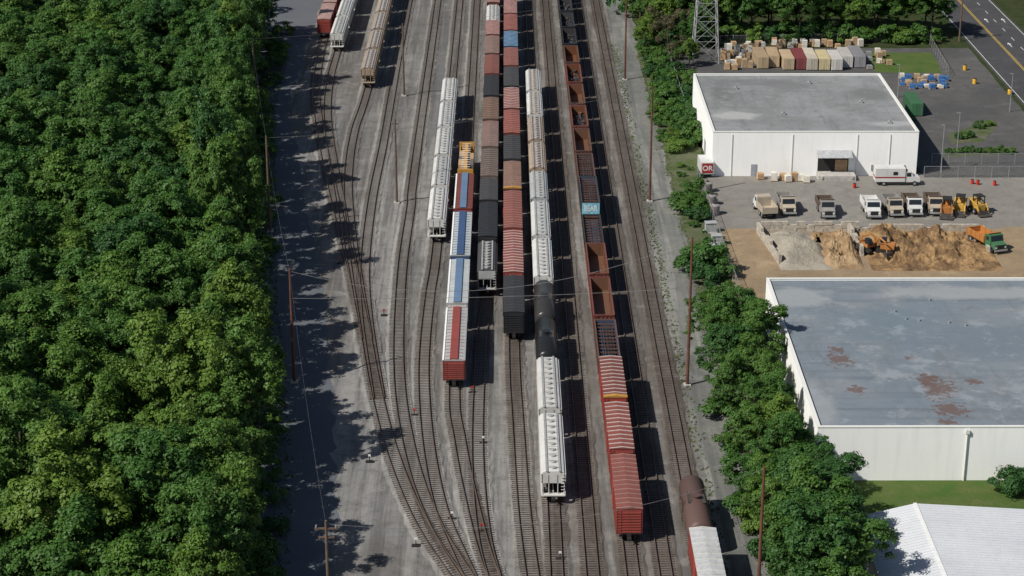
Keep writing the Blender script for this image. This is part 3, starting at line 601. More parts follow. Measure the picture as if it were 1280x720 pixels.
# ---------------- buildings ----------------
def wallmat(name,c):
    q=NT(name); s=q.noise(1,4,q.pos(1.2,1.2,.12)); a=q.noise(.25,4)
    col=q.mix(q.ramp(s,.5,.8,0,.3),c,tuple(x*.7 for x in c)); col=q.mix(q.ramp(a,.4,.8,0,.2),col,tuple(x*.8 for x in c)); return q.out(col,.8)
m_wall=wallmat('white_wall',(.92,.92,.90)); m_wallb=wallmat('cream_wall',(.68,.68,.64))
def roofmat(name,c1,c2,blobs,bc=(.13,.08,.065),tint=None,amt=.5):
    q=NT(name); a=q.noise(.07,6,rough=.65); b=q.noise(.5,5); s=q.noise(1,5,q.pos(.02,.5,1)); s4=q.noise(1,5,q.pos(.45,.05,1),.7)
    col=q.mix(q.ramp(a,.4,.6),c1,c2); col=q.mix(q.ramp(s,.52,.68,0,amt),col,tuple(x*.62 for x in c1)); col=q.mix(q.ramp(s4,.52,.66,0,amt),col,tuple(x*.68 for x in c2)); col=q.mix(q.ramp(b,.52,.68,0,amt),col,tuple(x*.7 for x in c2))
    if tint: t_=q.noise(.11,6,rough=.75); col=q.mix(q.ramp(t_,.5,.62,0,.6),col,tint)
    for bl_ in blobs:
        big=len(bl_)>4
        m_=q.blob(*bl_[:4],.15,.7,1.05,.6) if big else q.blob(*bl_[:4],1.1,1.8)
        col=q.mix(q.math('MULTIPLY',m_,.75 if big else .85),col,bl_[4] if big else bc)
    w_=q.noise(.22,6,rough=.75); col=q.mix(q.ramp(w_,.55,.64,0,amt),col,tuple(min(1,x*1.4) for x in c2))
    w2=q.noise(.9,6,rough=.8); col=q.mix(q.ramp(w2,.62,.7,0,amt),col,tuple(x*.5 for x in c1))
    f=q.noise(8,2); col=q.mix(q.ramp(f,.3,.8,0,.25),col,tuple(x*.5 for x in c1)); return q.out(col,.85,bump=b,bs=.2,bd=.05)
def bl(u,v,h,rx,ry,*c): x,y=G(u,v,h); return (x,y,rx,ry)+c
m_r1=roofmat('grey_membrane_roof',(.27,.275,.28),(.205,.215,.215),[bl(905,112,9,3,7,(.13,.135,.13)),bl(1085,112,9,4,6,(.15,.15,.15)),bl(915,140,9,5,3,(.42,.42,.41)),bl(985,102,9,6,4,(.17,.17,.17)),bl(1120,150,9,6,2,(.38,.38,.38)),bl(940,98,9,12,3,(.16,.16,.165))],tint=(.17,.18,.165),amt=.6)
m_r2=roofmat('blue_grey_roof',(.165,.20,.235),(.20,.225,.25),[bl(1050,443,8,1.8,2.6),bl(1045,430,8,1.1,1.5),bl(1172,478,8,2.6,4.2),bl(1190,505,8,2.6,2.2),bl(1160,468,8,1.4,2.2),bl(1070,480,8,1.3,1.3),bl(1185,520,8,1.5,1),bl(1215,470,8,1.3,1.1),bl(1140,440,8,.9,.9),
   bl(1100,400,8,9,9,(.14,.18,.215)),bl(1000,365,8,6,4,(.31,.33,.33)),bl(1210,360,8,14,3,(.32,.33,.33)),bl(1240,420,8,10,8,(.14,.175,.21)),bl(1020,500,8,3,8,(.28,.3,.31))],tint=(.225,.235,.235),amt=.6)
def warehouse(x0,x1,y0,y1,h,rm,label,extra):
    w=MB(); t=.35
    w.box(x0,x1,y0,y0+t,0,h); w.box(x0,x1,y1-t,y1,0,h); w.box(x0,x0+t,y0+t,y1-t,0,h); w.box(x1-t,x1,y0+t,y1-t,0,h)
    r=MB(); r.box(x0+t,x1-t,y0+t,y1-t,h-.5,h-.22)
    c=MB()
    for a in ((x0-.05,x1+.05,y0-.05,y0+t+.04),(x0-.05,x1+.05,y1-t-.04,y1+.05),(x0-.05,x0+t+.04,y0+t+.045,y1-t-.045),(x1-t-.04,x1+.05,y0+t+.045,y1-t-.045)): c.box(*a,h,h+.12)
    inst('warehouse',[('wall',w.mesh('wall',m_wall)),('roof',r.mesh('roof',rm)),('parapet_cap',c.mesh('parapet_cap',m_wallb))]+extra,(0,0,0),0,label,'warehouse')
X0,X1,Y0,Y1=38,75.7,350,391
ex1=[]
dx0=(1024-631)/6.84; dx1=(1064-631)/6.84
b=MB(); b.box(dx0,dx1-.2,Y0-.06,Y0-.003,1.0,3.9); ex1.append(('dock_opening',b.mesh('dock_opening',m_black)))
b=MB(); b.box(dx0+3.2,dx1-.4,Y0-.12,Y0-.065,1.0,3.2); ex1.append(('dock_door',b.mesh('dock_door',m_card)))
b=MB(); b.px([(Y0-.01,4.9),(Y0-2.2,4.1),(Y0-2.2,4.2),(Y0-.01,5.02)],dx0-.3,dx1+.2); ex1.append(('awning',b.mesh('awning',flat('grey_awning',(.36,.37,.38),.6))))
b=MB(); b.box(dx0-.2,dx1+.8,Y0-3.2,Y0-.13,0,1.0); b.box(dx0+.3,dx0+.6,Y0-3.35,Y0-3.2,.5,1.0); b.box(dx1,dx1+.3,Y0-3.35,Y0-3.2,.5,1.0); ex1.append(('loading_dock',b.mesh('loading_dock',m_concrete)))
b=MB(); b.box(45.2,46.3,Y0-.07,Y0-.003,0,2.3); ex1.append(('door',b.mesh('door',flat('grey_door',(.3,.32,.35),.6))))
b=MB(); b.box(X0-.07,X0-.003,362,364.5,0,3); ex1.append(('door',b.mesh('door',flat('grey_door',(.3,.32,.35),.6))))
for xx in (41.5,52.6,64.5,70.5): b=MB(); b.cyl((xx,Y0-.12,0),(xx,Y0-.12,8.1),.05,8); ex1.append(('downspout',b.mesh('downspout',m_wallb)))
for xx in (67.3,73): b=MB(); b.box(xx,xx+.5,Y0-.2,Y0-.003,1.2,2.2); ex1.append(('meter_box',b.mesh('meter_box',m_steel)))
for (xx,yy) in ((45,380),(52,362),(60,384),(68,370),(71,356)):
    b=MB(); b.box(xx,xx+.8,yy,yy+.8,8.15,8.6); b.cyl((xx+.4,yy+.4,8.6),(xx+.4,yy+.4,8.85),.28,8); ex1.append(('roof_vent',b.mesh('roof_vent',m_steel)))
warehouse(X0,X1,Y0,Y1,8.45,m_r1,'white walled warehouse with grey flat roof and loading dock',ex1)
X0,X1,Y0,Y1=38.9,112,225.2,277.5; ex2=[]
b=MB(); b.cyl((57.6,Y0-.15,0),(57.6,Y0-.15,7.1),.09,8); ex2.append(('downspout',b.mesh('downspout',m_wallb)))
b=MB(); b.box(57.35,57.85,Y0-.3,Y0-.06,6.6,7.1); ex2.append(('rain_collector',b.mesh('rain_collector',m_wallb)))
for i in range(6):
    xx=random.uniform(45,70);yy=random.uniform(232,270); b=MB(); b.cyl((xx,yy,7.1),(xx,yy,7.5),.15,8); ex2.append(('vent_pipe',b.mesh('vent_pipe',m_steel)))
warehouse(X0,X1,Y0,Y1,7.4,m_r2,'long white warehouse with blue grey roof and rust stains',ex2)
RX=47.6; LX=41.0
b=MB(); b.box(LX+.5,75.6,170.2,206.6,0,4.5); wl=b.mesh('wall',m_wallb)
m_mroof=roofmat('white_metal_roof',(.62,.64,.66),(.56,.58,.61),[],amt=.15); r=MB(); e0,e1=4.5,6.2
r.add([(LX,170,e0),(RX,170,e1),(RX,207,e1),(LX,207,e0)],[(0,1,2,3)]); r.add([(RX,170,e1),(76,170,e0),(76,207,e0),(RX,207,e1)],[(0,1,2,3)])
r.add([(LX,207,e0),(76,207,e0),(RX,207,e1)],[(0,1,2)]); r.add([(LX,170,e0),(76,170,e0),(RX,170,e1)],[(0,1,2)])
sm=MB(); yy=170.5
while yy<207:
    sm.add([(LX,yy,e0+.01),(RX,yy,e1+.01),(RX,yy,e1+.05),(LX,yy,e0+.05),(LX,yy+.07,e0+.01),(RX,yy+.07,e1+.01),(RX,yy+.07,e1+.05),(LX,yy+.07,e0+.05)],[(0,1,2,3),(4,5,6,7),(2,3,7,6)])
    sm.add([(RX,yy,e1+.01),(76,yy,e0+.01),(76,yy,e0+.05),(RX,yy,e1+.05),(RX,yy+.07,e1+.01),(76,yy+.07,e0+.01),(76,yy+.07,e0+.05),(RX,yy+.07,e1+.05)],[(0,1,2,3),(4,5,6,7),(2,3,7,6)]); yy+=.6
rc=MB(); rc.box(RX-.2,RX+.2,170,207,e1-.02,e1+.08)
inst('storage_hall',[('wall',wl),('roof',r.mesh('roof',m_mroof)),('roof_seams',sm.mesh('roof_seams',m_mroof)),('ridge_cap',rc.mesh('ridge_cap',m_white))],(0,0,0),0,'low hall with white corrugated metal gable roof','storage hall')
# ---------------- sand bins ----------------
def blockwall(p,q,h,label='low wall of stacked concrete blocks around the sand bins'):
    p=Vector(p);q=Vector(q); L=(q-p).length; b=MB(); n=max(1,int(L/1.5)); rows=int(h/.6)
    for r_ in range(rows):
        for i in range(n):
            if r_==rows-1 and random.random()<.35: continue
            o=random.uniform(-.05,.05); b.box(i*L/n+.02,(i+1)*L/n-.01,-.25+o,.25+o,r_*.6+.003,(r_+1)*.6-.02)
    single('concrete_block_wall',b.mesh('concrete_block_wall',flat('pale_concrete',(.40,.36,.30),.9,0,.35)),label,'wall',(p.x,p.y,.05),math.atan2(q.y-p.y,q.x-p.x),'walls of the sand bins')
blockwall((42.8,319),(44.6,303),1.8); blockwall((43.4,319.4),(60,319.4),1.8); blockwall((60.3,319.6),(80.5,319.6),1.2); blockwall((58.2,318.6),(58.6,307),1.8); blockwall((81,319),(79.6,308),1.2)
def pile(x0,x1,y0,y1,hh,c,c2,label,seed,rough=1.,bias=.5):
    nx,ny=110,80; V=[]
    for j in range(ny+1):
        for i in range(nx+1):
            a=i/nx;b_=j/ny; x=x0+(x1-x0)*a;y=y0+(y1-y0)*b_
            ed=math.sin(min(1,min(a,1-a)*4.5)*math.pi/2)*math.sin(min(1,b_*1.9)*math.pi/2)*min(1,(1-b_)*8)
            nz=mnoise.noise(Vector((x*.16,y*.16,seed)))*.8+mnoise.noise(Vector((x*.5,y*.5,seed)))*.28*rough-abs(mnoise.noise(Vector((x*.8,y*.6,seed+9))))*.35*(rough-.3)+mnoise.noise(Vector((x*2.8,y*2.8,seed)))*.1*rough
            V.append((x,y,.052+max(0,ed*hh*(bias+nz)) if ed>0 else .03))
    Fc=[(j*(nx+1)+i,j*(nx+1)+i+1,(j+1)*(nx+1)+i+1,(j+1)*(nx+1)+i) for j in range(ny) for i in range(nx)]
    b=MB(); b.add(V,Fc); q=NT('sand'+str(seed)); f=q.noise(3,5); l=q.noise(.25,6,rough=.75); col=q.mix(q.ramp(l,.44,.56),c,c2); col=q.mix(q.ramp(f,.4,.7,0,.45),col,tuple(x*.55 for x in c2))
    d=q.noise(.5,5,rough=.8); col=q.mix(q.ramp(d,.6,.68,0,.5*rough),col,tuple(x*.45 for x in c2))
    single('sand_pile',b.mesh('sand_pile',q.out(col,1,bump=f,bs=.7,bd=.15,spec=.1),True),label,'sand pile',kind='stuff')
pile(44.3,53,300.5,318.8,2.6,(.35,.315,.26),(.28,.25,.2),'pale grey sand heap in a concrete block bin',1,.4); pile(51.5,58.2,301,318.8,3.0,(.38,.27,.16),(.25,.165,.09),'cut tan sand bank in a concrete block bin',2,1.4); pile(59,80.5,300,319.2,2.6,(.35,.225,.11),(.16,.10,.055),'broad heap of rough brown excavated soil',3,1.9,.5)
# ---------------- vehicles ----------------
def wheelparts(pos,r=.5,w_=.3):
    out=[]
    for x,y in pos:
        b=MB(); b.cyl((x-w_/2,y,r),(x+w_/2,y,r),r,14,0); s=1 if x>0 else -1; b.cyl((x+s*w_/2,y,r),(x+s*(w_/2+.02),y,r),r*.5,10,1); out.append(('wheel',b.mesh('wheel',[m_tyre,m_steel])))
    return out
def dumptruck(cab,bed,L=6.4):
    p=[]; b=MB(); b.px([(-L/2,.7),(-L/2,1.5),(-L/2+1.1,1.7),(-L/2+1.1,.7)],-1.0,1.0); p.append(('hood',b.mesh('hood',cab)))
    b=MB(); b.px([(-L/2+1.1,.75),(-L/2+1.1,1.75),(-L/2+1.4,2.6),(-L/2+2.5,2.65),(-L/2+2.5,.75)],-1.15,1.15); p.append(('cab',b.mesh('cab',cab)))
    b=MB(); b.add([(-1.0,-L/2+1.1-.0,1.78),(1.0,-L/2+1.1,1.78),(.95,-L/2+1.37,2.5),(-.95,-L/2+1.37,2.5)],[(0,1,2,3)]); b.v=[(x,y-.03,z) for x,y,z in b.v]; p.append(('windscreen',b.mesh('windscreen',m_glass)))
    for s in (-1,1): b=MB(); b.box(s*1.155-.01,s*1.155+.01,-L/2+1.55,-L/2+2.3,1.75,2.4); p.append(('side_window',b.mesh('side_window',m_glass)))
    b=MB(); b.box(-.45,.45,-L/2+.3,L/2,.6,.85); p.append(('chassis',b.mesh('chassis',m_black)))
    b=MB(); y0=-L/2+2.7;y1=L/2; b.box(-1.2,1.2,y0,y1,1.0,1.1)
    for s in (-1,1):
        b.box(s*1.2-.05,s*1.2+.05,y0,y1,1.1,2.1)
        for i in range(5): b.box(s*1.27-.04,s*1.27+.04,y0+.1+i*(y1-y0-.3)/4,y0+.22+i*(y1-y0-.3)/4,1.05,2.05)
    b.box(-1.15,1.15,y0,y0+.1,1.1,2.5); b.box(-1.15,1.15,y1-.1,y1,1.1,2.0); b.px([(y0,2.5),(y0-.9,2.75),(y0-.9,2.82),(y0,2.6)],-1.1,1.1); p.append(('dump_bed',b.mesh('dump_bed',bed)))
    for s in (-1,1): b=MB(); b.box(s*.8-.14,s*.8+.14,-L/2-.04,-L/2-.003,.95,1.15); p.append(('headlight',b.mesh('headlight',m_white)))
    b=MB(); b.box(-.6,.6,-L/2-.03,-L/2-.003,.8,1.4); p.append(('grille',b.mesh('grille',m_black)))
    b=MB(); b.box(-1.1,1.1,-L/2-.2,-L/2-.05,.5,.75); p.append(('bumper',b.mesh('bumper',m_steel)))
    return p+wheelparts([(-.95,-L/2+.9),(.95,-L/2+.9),(-.95,L/2-2.2),(.95,L/2-2.2),(-.95,L/2-1.0),(.95,L/2-1.0)])
def skid(col):
    p=[]; b=MB(); b.box(-.55,.55,-1.0,1.2,.5,1.3); b.px([(.3,1.3),(1.2,1.3),(1.2,1.7),(.5,1.75)],-.55,.55); p.append(('body',b.mesh('body',col)))
    b=MB()
    for x in (-.5,.5):
        for y in (-.7,.4): b.box(x-.05,x+.05,y-.05,y+.05,1.3,2.3)
    b.box(-.6,.6,-.8,.55,2.3,2.38); p.append(('cab',b.mesh('cab',m_black)))
    for s in (-1,1): b=MB(); b.cyl((s*.7,1.1,1.7),(s*.7,-1.1,1.3),.1,6); b.cyl((s*.7,-1.1,1.3),(s*.7,-1.6,.4),.1,6); p.append(('arm',b.mesh('arm',col)))
    b=MB(); b.px([(-1.6,.7),(-1.6,.1),(-2.3,.1),(-2.3,.17),(-1.7,.2)],-.85,.85); p.append(('bucket',b.mesh('bucket',m_steel_d)))
    return p+wheelparts([(-.75,-.6),(.75,-.6),(-.75,.6),(.75,.6)],.4,.25)
def excavator(col):
    p=[]
    for s in (-1,1): b=MB(); b.px([(-1.7,.15),(-1.4,0),(1.4,0),(1.7,.15),(1.8,.5),(1.5,.85),(-1.5,.85),(-1.8,.5)],s*1.05-.28,s*1.05+.28); p.append(('crawler_track',b.mesh('crawler_track',m_black)))
    b=MB(); b.box(-1.25,1.25,-.9,1.9,.95,1.7); b.box(-1.0,1.2,1.0,1.95,1.7,2.0); p.append(('house',b.mesh('house',col)))
    b=MB(); b.px([(-1.3,1.7),(-1.3,1.9),(-1.0,2.8),(.1,2.85),(.1,1.7)],-1.2,-.3); p.append(('cab',b.mesh('cab',m_glass)))
    b=MB(); b.cyl((.2,-.8,1.6),(.2,-3.0,3.6),.2,6,0,.17); b.cyl((.2,-3.0,3.6),(.2,-4.8,3.1),.17,6); p.append(('boom',b.mesh('boom',col)))
    b=MB(); b.cyl((.2,-4.7,3.3),(.2,-5.4,1.2),.14,6); p.append(('stick',b.mesh('stick',col)))
    b=MB(); b.px([(-5.2,1.3),(-5.9,1.2),(-6.0,.4),(-5.4,.2),(-4.8,.7)],-.3,.7); p.append(('bucket',b.mesh('bucket',m_steel_d))); return p
def boxtruck(col,stripe):
    p=[]; b=MB(); b.box(-1.2,1.2,-1.2,4.2,.8,3.3); p.append(('cargo_box',b.mesh('cargo_box',col)))
    b=MB(); b.box(-1.215,1.215,-1.215,4.215,1.5,1.75); p.append(('stripe',b.mesh('stripe',stripe)))
    b=MB(); b.px([(-1.25,.7),(-1.25,2.7),(-2.3,2.65),(-2.8,1.75),(-3.9,1.5),(-4.0,.7)],-1.05,1.05); p.append(('cab',b.mesh('cab',col)))
    b=MB(); b.add([(-.95,-2.34,2.58),(.95,-2.34,2.58),(.95,-2.8,1.79),(-.95,-2.8,1.79)],[(0,1,2,3)]); b.v=[(x,y-.03,z+.02) for x,y,z in b.v]; p.append(('windscreen',b.mesh('windscreen',m_glass)))
    for s in (-1,1): b=MB(); b.box(s*1.06-.01,s*1.06+.01,-2.3,-1.5,1.75,2.45); p.append(('side_window',b.mesh('side_window',m_glass)))
    b=MB(); b.box(-.45,.45,-3.6,4.1,.55,.78); p.append(('chassis',b.mesh('chassis',m_black)))
    for s in (-1,1):
        b=MB(); b.box(s*1.235-.015,s*1.235+.015,.2,1.0,2.1,2.7); p.append(('side_window',b.mesh('side_window',m_glass)))
    b=MB(); b.box(-.3,.3,-1.7,-1.45,2.72,2.85); p.append(('beacon',b.mesh('beacon',stripe)))
    return p+wheelparts([(-1,-3),(1,-3),(-1,2.6),(1,2.6)],.45)
TW=paint('truck_white',(.7,.7,.68),.1); TT=paint('truck_tan',(.5,.43,.33),.2); TB=paint('truck_brown',(.14,.1,.075),.2); TG_=paint('truck_grey',(.3,.29,.27),.3); TO=paint('machine_orange',(.48,.19,.04),.45); TY=paint('machine_yellow',(.62,.36,.05),.3); TGR=paint('truck_green',(.05,.17,.08),.25); TR=paint('truck_red',(.35,.03,.03),.2)
VG='work vehicles parked beside the sand yard'
for (u,v,cab,bed,r,lb) in ((958,272,TW,TT,3.3,'white dump truck with tan bed parked in the lot'),(985,268,TT,TG_,.05,'tan dump truck with grey bed parked in the lot'),(1035,272,TG_,TB,0,'brown dump truck with rounded hood parked in the lot'),
    (1092,272,TW,TW,0,'white dump truck parked in the lot'),(1119,270,TT,TG_,.06,'tan dump truck parked beside others'),(1144,269,TW,TB,.0,'white dump truck with brown bed'),(1171,268,TT,TB,-.05,'tan and brown dump truck parked beside others')):
    x,y=G(u,v+2); inst('dump_truck',dumptruck(cab,bed),(x,y+3,.05),r,lb,'dump truck',VG,1.1)
for (u,v,c,r,lb) in ((1201,268,TY,-.3,'yellow skid steer loader parked in the lot'),(1223,268,TY,.3,'yellow skid steer loader beside others'),(1184,271,TO,-.2,'orange skid steer loader with bucket down')):
    x,y=G(u,v); inst('skid_steer_loader',skid(c),(x,y+1,.05),r,lb,'skid loader',VG,1.35)
x,y=G(1122,232); inst('box_truck',boxtruck(TW,TR),(x,y+.8,.05),math.pi/2,'white service truck with red stripe beside the warehouse','truck')
for u,v,r in ((1088,322,.5),(1108,324,-1.9)):
    x,y=G(u,v); inst('excavator',excavator(TO),(x,y+1.5,.75),r,'orange excavator digging in the soil heap','excavator','excavators in the sand yard',.8)
x,y=G(1238,316); inst('dump_truck',dumptruck(TGR,TO,7.5),(x,y+3,.06),.35,'green truck with orange bed beside the sand bins','dump truck',VG,1.1)
b=MB(); b.box(-1.15,1.15,0,5,.8,3.0); sg=MB(); sg.box(-1.0,1.0,-.04,-.003,1.0,2.85)
e=inst('trailer',[('cargo_box',b.mesh('cargo_box',TW)),('end_door',sg.mesh('end_door',TR))]+wheelparts([(-1,3.2),(1,3.2),(-1,4.2),(1,4.2)],.42),(G(884,223)[0],G(884,223)[1],.02),0.05,'white trailer with red lettered end door','trailer')
t=bpy.data.objects.new('lettering',text_mesh('OR',1.3,flat('faded_lettering',(.7,.65,.63),.7))); t.parent=e; t.rotation_euler=(math.pi/2,0,0); t.location=(0,-.06,1.9); COL.objects.link(t)
for (u,v) in ((884,240),(889,256),(893,268)):
    x,y=G(u,v); b=MB(); b.cyl((0,0,0),(0,0,1.7),.9,16); b.cyl((0,0,1.7),(0,0,1.95),.9,16,0,.25); inst('storage_tank',[('tank',b.mesh('tank',paint('tank_grey',(.3,.28,.27),.5))),('lid',MB().cyl((0,0,1.95),(0,0,2.1),.28,10).mesh('lid',m_black))],(x,y,.02),0,'small rusty grey storage tank beside the fence','tank','storage tanks by the fence')
for (u,v) in ((888,290),(896,306),(893,318)):
    x,y=G(u,v); b=MB(); b.box(-.9,.9,-.6,.6,.15,1.7); b.box(-1,1,-.7,.7,1.7,1.8); inst('equipment_cabinet',[('body',b.mesh('body',flat('cabinet_grey',(.35,.36,.36),.5))),('plinth',MB().box(-1.1,1.1,-.8,.8,0,.15).mesh('plinth',m_concrete))],(x,y,.02),.1,'grey metal equipment cabinet beside the fence','cabinet','cabinets by the fence')
cc=[(.5,.38,.24),(.5,.38,.24),(.55,.43,.28),(.25,.05,.06),(.6,.55,.45),(.66,.57,.34),(.66,.64,.6),(.55,.53,.5),(.3,.3,.32)]
cn=('tan','tan','sand coloured','maroon','cream','yellow cream','white','grey','dark grey')
def container(x,y,m,L,lab,grp,rot=0):
    b=MB(); b.box(-1.2,1.2,0,L,.1,2.7)
    for j in range(int(L/.375)):
        for s in (-1,1): b.box(s*1.2-.05,s*1.2+.05,.15+j*.37,.3+j*.37,.2,2.6)
    rr=MB()
    for j in range(int(L*2)): rr.box(-1.15,1.15,.1+j*.5,.35+j*.5,2.7,2.76)
    ds=[]
    for s in (-1,1): ds.append(('door',MB().box(s*.59-.56,s*.59+.56,-.06,-.003,.2,2.6).box(s*.3-.03,s*.3+.03,-.1,-.055,.25,2.55).mesh('door',m)))
    inst('shipping_container',[('body',b.mesh('body',m)),('roof',rr.mesh('roof',m))]+ds,(x,y,.06),rot,lab,'container',grp)
xo=0
for i,c in enumerate(cc):
    x,y=G(954+i*15.2+random.uniform(-1,1),87); container(x,y+random.uniform(-1.6,1.6),paint('container_%d'%i,c,.35),random.choice((8,9,9.5)),cn[i]+' shipping container in a tight row','row of containers in the storage yard',random.uniform(-.03,.03))
x,y=G(1146,146); container(x,y,TGR,9,'green shipping container beside the grey roofed warehouse',None)
m_pal=flat('pallet_wood',(.36,.26,.16),.9); m_bluep=flat('blue_plastic',(.05,.14,.34),.5); m_yelp=flat('yellow_plastic',(.7,.40,.04),.5); m_redp=flat('red_plastic',(.5,.03,.02),.5); m_wrap=flat('pale_wrap',(.6,.57,.5),.6)
def pallet(u,v,m,h,lab,cat='pallet stack',s=1.1,grp='stacked pallets outside'):
    x,y=G(u,v); b=MB()
    for k in (-.5,0,.5): b.box(k*s-.07,k*s+.07,-s*.55,s*.55,0,.1)
    b.box(-s*.58,s*.58,-s*.58,s*.58,.1,.15); c=MB(); n=max(1,int(h/.5))
    for k in range(n):
        o=random.uniform(-.04,.04); c.box(-s*.52+o,s*.52+o,-s*.52,s*.52,.153+k*h/n,.153+(k+1)*h/n-.03)
    inst('loaded_pallet',[('pallet',b.mesh('pallet',m_pal)),('goods',c.mesh('goods',m))],(x,y,.06),random.uniform(-.15,.15),lab,cat,grp)
for i in range(34): pallet(random.uniform(903,942),random.uniform(60,88),random.choice([m_pal,m_wrap,m_card,m_steel]),random.uniform(.8,2),'pallet stacked with tan goods in the storage yard')
for i in range(26): pallet(random.uniform(945,1085),random.uniform(56,61),random.choice([m_pal,m_wrap,m_card]),random.uniform(.8,1.8),'pallet stacked with tan goods behind containers')
for i in range(12): pallet(random.uniform(1085,1112),random.uniform(68,90),random.choice([m_wrap,m_pal,m_steel]),random.uniform(.6,1.4),'pallet stacked with pale goods beside the containers')
for u,v in ((968,228),(978,227),(985,229),(992,228),(1001,228),(1008,230),(950,226)): pallet(u,v-2,random.choice([m_card,m_card,m_wrap]),random.uniform(.9,1.5),'cardboard boxes on a pallet beside the warehouse wall')
for i in range(28): pallet(random.uniform(1122,1188),random.uniform(97,112),random.choice((m_bluep,m_bluep,m_wrap,m_pal)),random.uniform(.5,1.1),'crates stacked on a pallet in the lot',s=1.1)
def barrel(u,v,m,lab,s=1.2):
    x,y=G(u,v); b=MB(); b.cyl((0,0,0),(0,0,.9),.35,12).cyl((0,0,.3),(0,0,.36),.37,12).cyl((0,0,.6),(0,0,.66),.37,12); inst('barrel',[('drum',b.mesh('drum',m)),('lid',MB().cyl((0,0,.903),(0,0,.95),.34,12).mesh('lid',m_black))],(x,y,.09),0,lab,'barrel','barrels and bollards by the lot',s)
for u,v in ((1206,88),(1218,105),(1262,118)): barrel(u,v,m_yelp,'yellow barrel standing on the asphalt')
for u,v in ((1068,235),(1215,230),(1222,231),(1243,232)): barrel(u,v,m_redp,'small red barrel beside the fence',.85)
# ---------------- poles, wires, tower, fences ----------------
def pole(u,v,h,m,label,arm=0):
    x,y=G(u,v); p=[('shaft',MB().cyl((0,0,-.1),(0,0,h),.24,10,0,.14).mesh('shaft',m)),('base',MB().box(-.5,.5,-.5,.5,0,.25).mesh('base',m_concrete))]
    if arm: p.append(('crossarm',MB().box(-arm,arm,-.08,.08,h-1.0,h-.82).box(-arm*.7,arm*.7,-.08,.08,h-2,h-1.85).mesh('crossarm',m)))
    for s in (-1,1):
        if arm: p.append(('insulator',MB().cyl((s*arm*.85,0,h-.82),(s*arm*.85,0,h-.5),.09,8).mesh('insulator',m_steel)))
    inst('utility_pole',p,(x,y,.02),0,label,'utility pole','tall poles along the yard'); return Vector((x,y,h-.3))
RP='tall rusty steel pole beside the access road'; LP='brown pole at the edge of the service road'
r0=pole(781,100,19,m_rustpole,RP); r1=pole(812,252,21,m_rustpole,RP); r2=pole(859,482,22,m_rustpole,RP); r3=pole(945,790,20,m_rustpole,RP)
l0=pole(320,150,17,m_wood,LP); l1=pole(338,290,17,m_wood,LP); l2=pole(368,478,17,m_rustpole,LP); l3=pole(414,830,17,m_wood,'brown pole with crossarm beside the service road',1.2)
c1=pole(496,254,15.5,m_wood,'wooden pole standing between the sidings',.6); c0=pole(505,120,15.5,m_wood,'wooden pole standing between the sidings',.6)
def wire(p,q,sag,label='thin overhead wire spanning the tracks',r=.026):
    b=MB(); n=26; P=[]
    for i in range(n+1):
        t=i/n; a=p.lerp(q,t); a.z-=sag*4*t*(1-t); P.append(a)
    V=[]
    for a in P:
        for k in range(3): V.append((a.x+r*math.cos(k*2.094)*.7,a.y+r*math.cos(k*2.094)*.7,a.z+r*math.sin(k*2.094)))
    Fc=[(3*i+k,3*i+(k+1)%3,3*i+3+(k+1)%3,3*i+3+k) for i in range(n) for k in range(3)]; b.add(V,Fc)
    single('overhead_wire',b.mesh('overhead_wire',m_wire),label,'wire',group='overhead wires')
wire(l0,r0,1.2); wire(l1,r1,1.6); wire(l2,r2,5,r=.035); wire(l2-Vector((0,0,4)),r2-Vector((0,0,7)),.6,r=.035)
wire(l1,l2,2,'thin wire running along the service road',.018); wire(l2,l3,2.5,'thin wire running along the service road',.018); wire(l0,l1,1.5,'thin wire running along the service road',.018); wire(l3,r3,3)
def tower(x,y):
    legs=MB(); br_=MB(); arm=MB()
    hw=lambda z: 2.9-2.1*min(1,z/36)
    zs=[0,5,9.5,13.5,17.2,20.5,23.6,26.4,29,31.4,33.7,36,39,42,45,48]
    for sx in (-1,1):
        for sy in (-1,1):
            for a,b_ in zip(zs,zs[1:]): legs.cyl((sx*hw(a),sy*hw(a),a),(sx*hw(b_),sy*hw(b_),b_),.13,5)
    for a,b_ in zip(zs,zs[1:]):
        A=hw(a);B=hw(b_)
        for s in (-1,1):
            for f in (-1,1): br_.cyl((f*A,s*A,a),(-f*B,s*B,b_),.07,4); br_.cyl((s*A,f*A,a),(s*B,-f*B,b_),.07,4)
            br_.cyl((-B,s*B,b_),(B,s*B,b_),.07,4); br_.cyl((s*B,-B,b_),(s*B,B,b_),.07,4)
    for z in (34,40,46):
        for s in (-1,1): arm.cyl((s*.8,0,z),(s*5,0,z+.4),.1,4); arm.cyl((s*.8,0,z+1.6),(s*5,0,z+.4),.08,4)
    inst('lattice_tower',[('leg_frame',legs.mesh('leg_frame',m_steel)),('bracing',br_.mesh('bracing',m_steel)),('crossarm',arm.mesh('crossarm',m_steel))],(x,y,0),0,'tall grey steel lattice tower behind the warehouse','transmission tower')
x,y=G(881,76); tower(x,y)
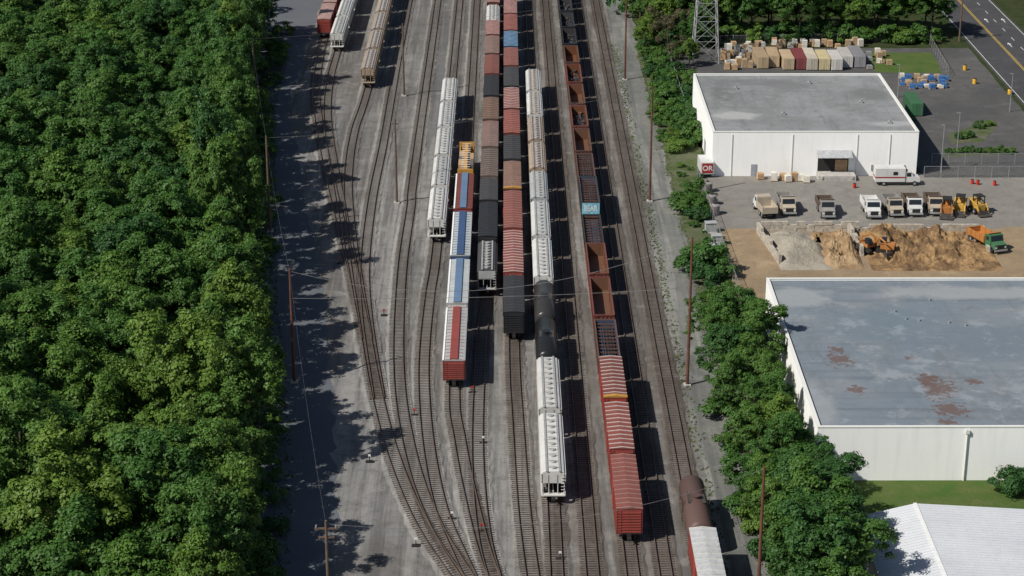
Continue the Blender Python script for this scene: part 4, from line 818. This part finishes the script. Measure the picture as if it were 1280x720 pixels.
def fence(p,q,h=2.2,label='chain link fence with steel posts'):
    p=Vector(p);q=Vector(q);L=(q-p).length; a=MB(); n=max(1,int(L/3))
    for i in range(n+1): a.cyl((i*L/n,0,0),(i*L/n,0,h),.05,6)
    rl=MB().cyl((0,0,h-.05),(L,0,h-.05),.035,5); ms=MB(); k=int(L/.3)
    for i in range(k):
        x=i*L/k; e_=min(h/1.0,L-x); ms.add([(x,.0,.05),(x+.02,.0,.05),(x+e_+.02,.0,.05+e_*.95),(x+e_,.0,.05+e_*.95)],[(0,1,2,3)])
        e_=min(h,x); ms.add([(x,.01,.05),(x+.02,.01,.05),(x-e_+.02,.01,.05+e_*.95),(x-e_,.01,.05+e_*.95)],[(0,1,2,3)])
    inst('chain_link_fence',[('posts',a.mesh('posts',m_steel)),('top_rail',rl.mesh('top_rail',m_steel)),('wire_mesh',ms.mesh('wire_mesh',m_steel,recalc=False))],(p.x,p.y,.03),math.atan2(q.y-p.y,q.x-p.x),label,'fence','chain link fences')
fence((36.5,278),(35.2,348)); fence((36.8,392),(36.4,449)); fence(G(900,56),G(1160,52)); fence(G(1160,52),G(1185,96)); fence((77,349),(105,349)); fence((80,357),(105,357))
fence((62,278.3),(38,278.3))
for u,v,h in ((1196,192,8),(1122,122,7),(1176,215,9),(1262,140,8)):
    x,y=G(u,v); inst('lamp_post',[('shaft',MB().cyl((0,0,0),(0,0,h),.1,8,0,.06).mesh('shaft',m_steel)),('lamp_head',MB().box(-.6,.1,-.1,.1,h-.05,h+.05).mesh('lamp_head',m_steel))],(x,y,.06),0,'slim grey lamp post in the parking lot','lamp post','parking lot lamps')
inst('utility_pole',[('shaft',MB().cyl((0,0,-.1),(0,0,13),.22,10,0,.14).mesh('shaft',m_wood)),('crossarm',MB().box(-1.2,1.2,-.08,.08,11.6,11.8).mesh('crossarm',m_wood))],(105.3,G(1195,52)[1],0),0,'wooden utility pole beside the road','utility pole')
for u,v in ((462,578),(520,683),(590,492),(518,520),(565,650),(602,665),(425,330),(480,395),(604,555),(700,700)):
    x,y=G(u,v); inst('switch_stand',[('post',MB().cyl((0,0,0),(0,0,.9),.06,6).mesh('post',m_black)),('target',MB().box(-.16,.16,-.03,.03,.8,1.1).mesh('target',random.choice([m_redp,m_white]))),('base',MB().box(-.5,.5,-.25,.25,0,.2).mesh('base',m_black))],(x,y,.03),0,'small switch stand with painted target beside the track','switch stand','switch stands in the yard')
N=2600; V=[];Fc=[]
for i in range(N):
    if i%2: x=random.choice((24.9,30.4,25.2))+random.gauss(0,.5); y=random.uniform(190,450)
    else: y=random.uniform(190,450); x=edge(y)+random.uniform(0,2.5)
    for k in range(3):
        a=random.uniform(0,3.14); c,s=math.cos(a)*.2,math.sin(a)*.2; h=random.uniform(.1,.35); o=len(V); V+=[(x-c,y-s,.03),(x+c,y+s,.03),(x+c*.4+random.uniform(-.1,.1),y+s,h)]; Fc.append((o,o+1,o+2))
b=MB(); b.v=V;b.f=Fc;b.m=[0]*len(Fc); single('weed_tufts',b.mesh('weed_tufts',flat('weed_green',(.08,.11,.04),.9),recalc=False),'scattered green weeds along the gravel road edges','weeds',kind='stuff')
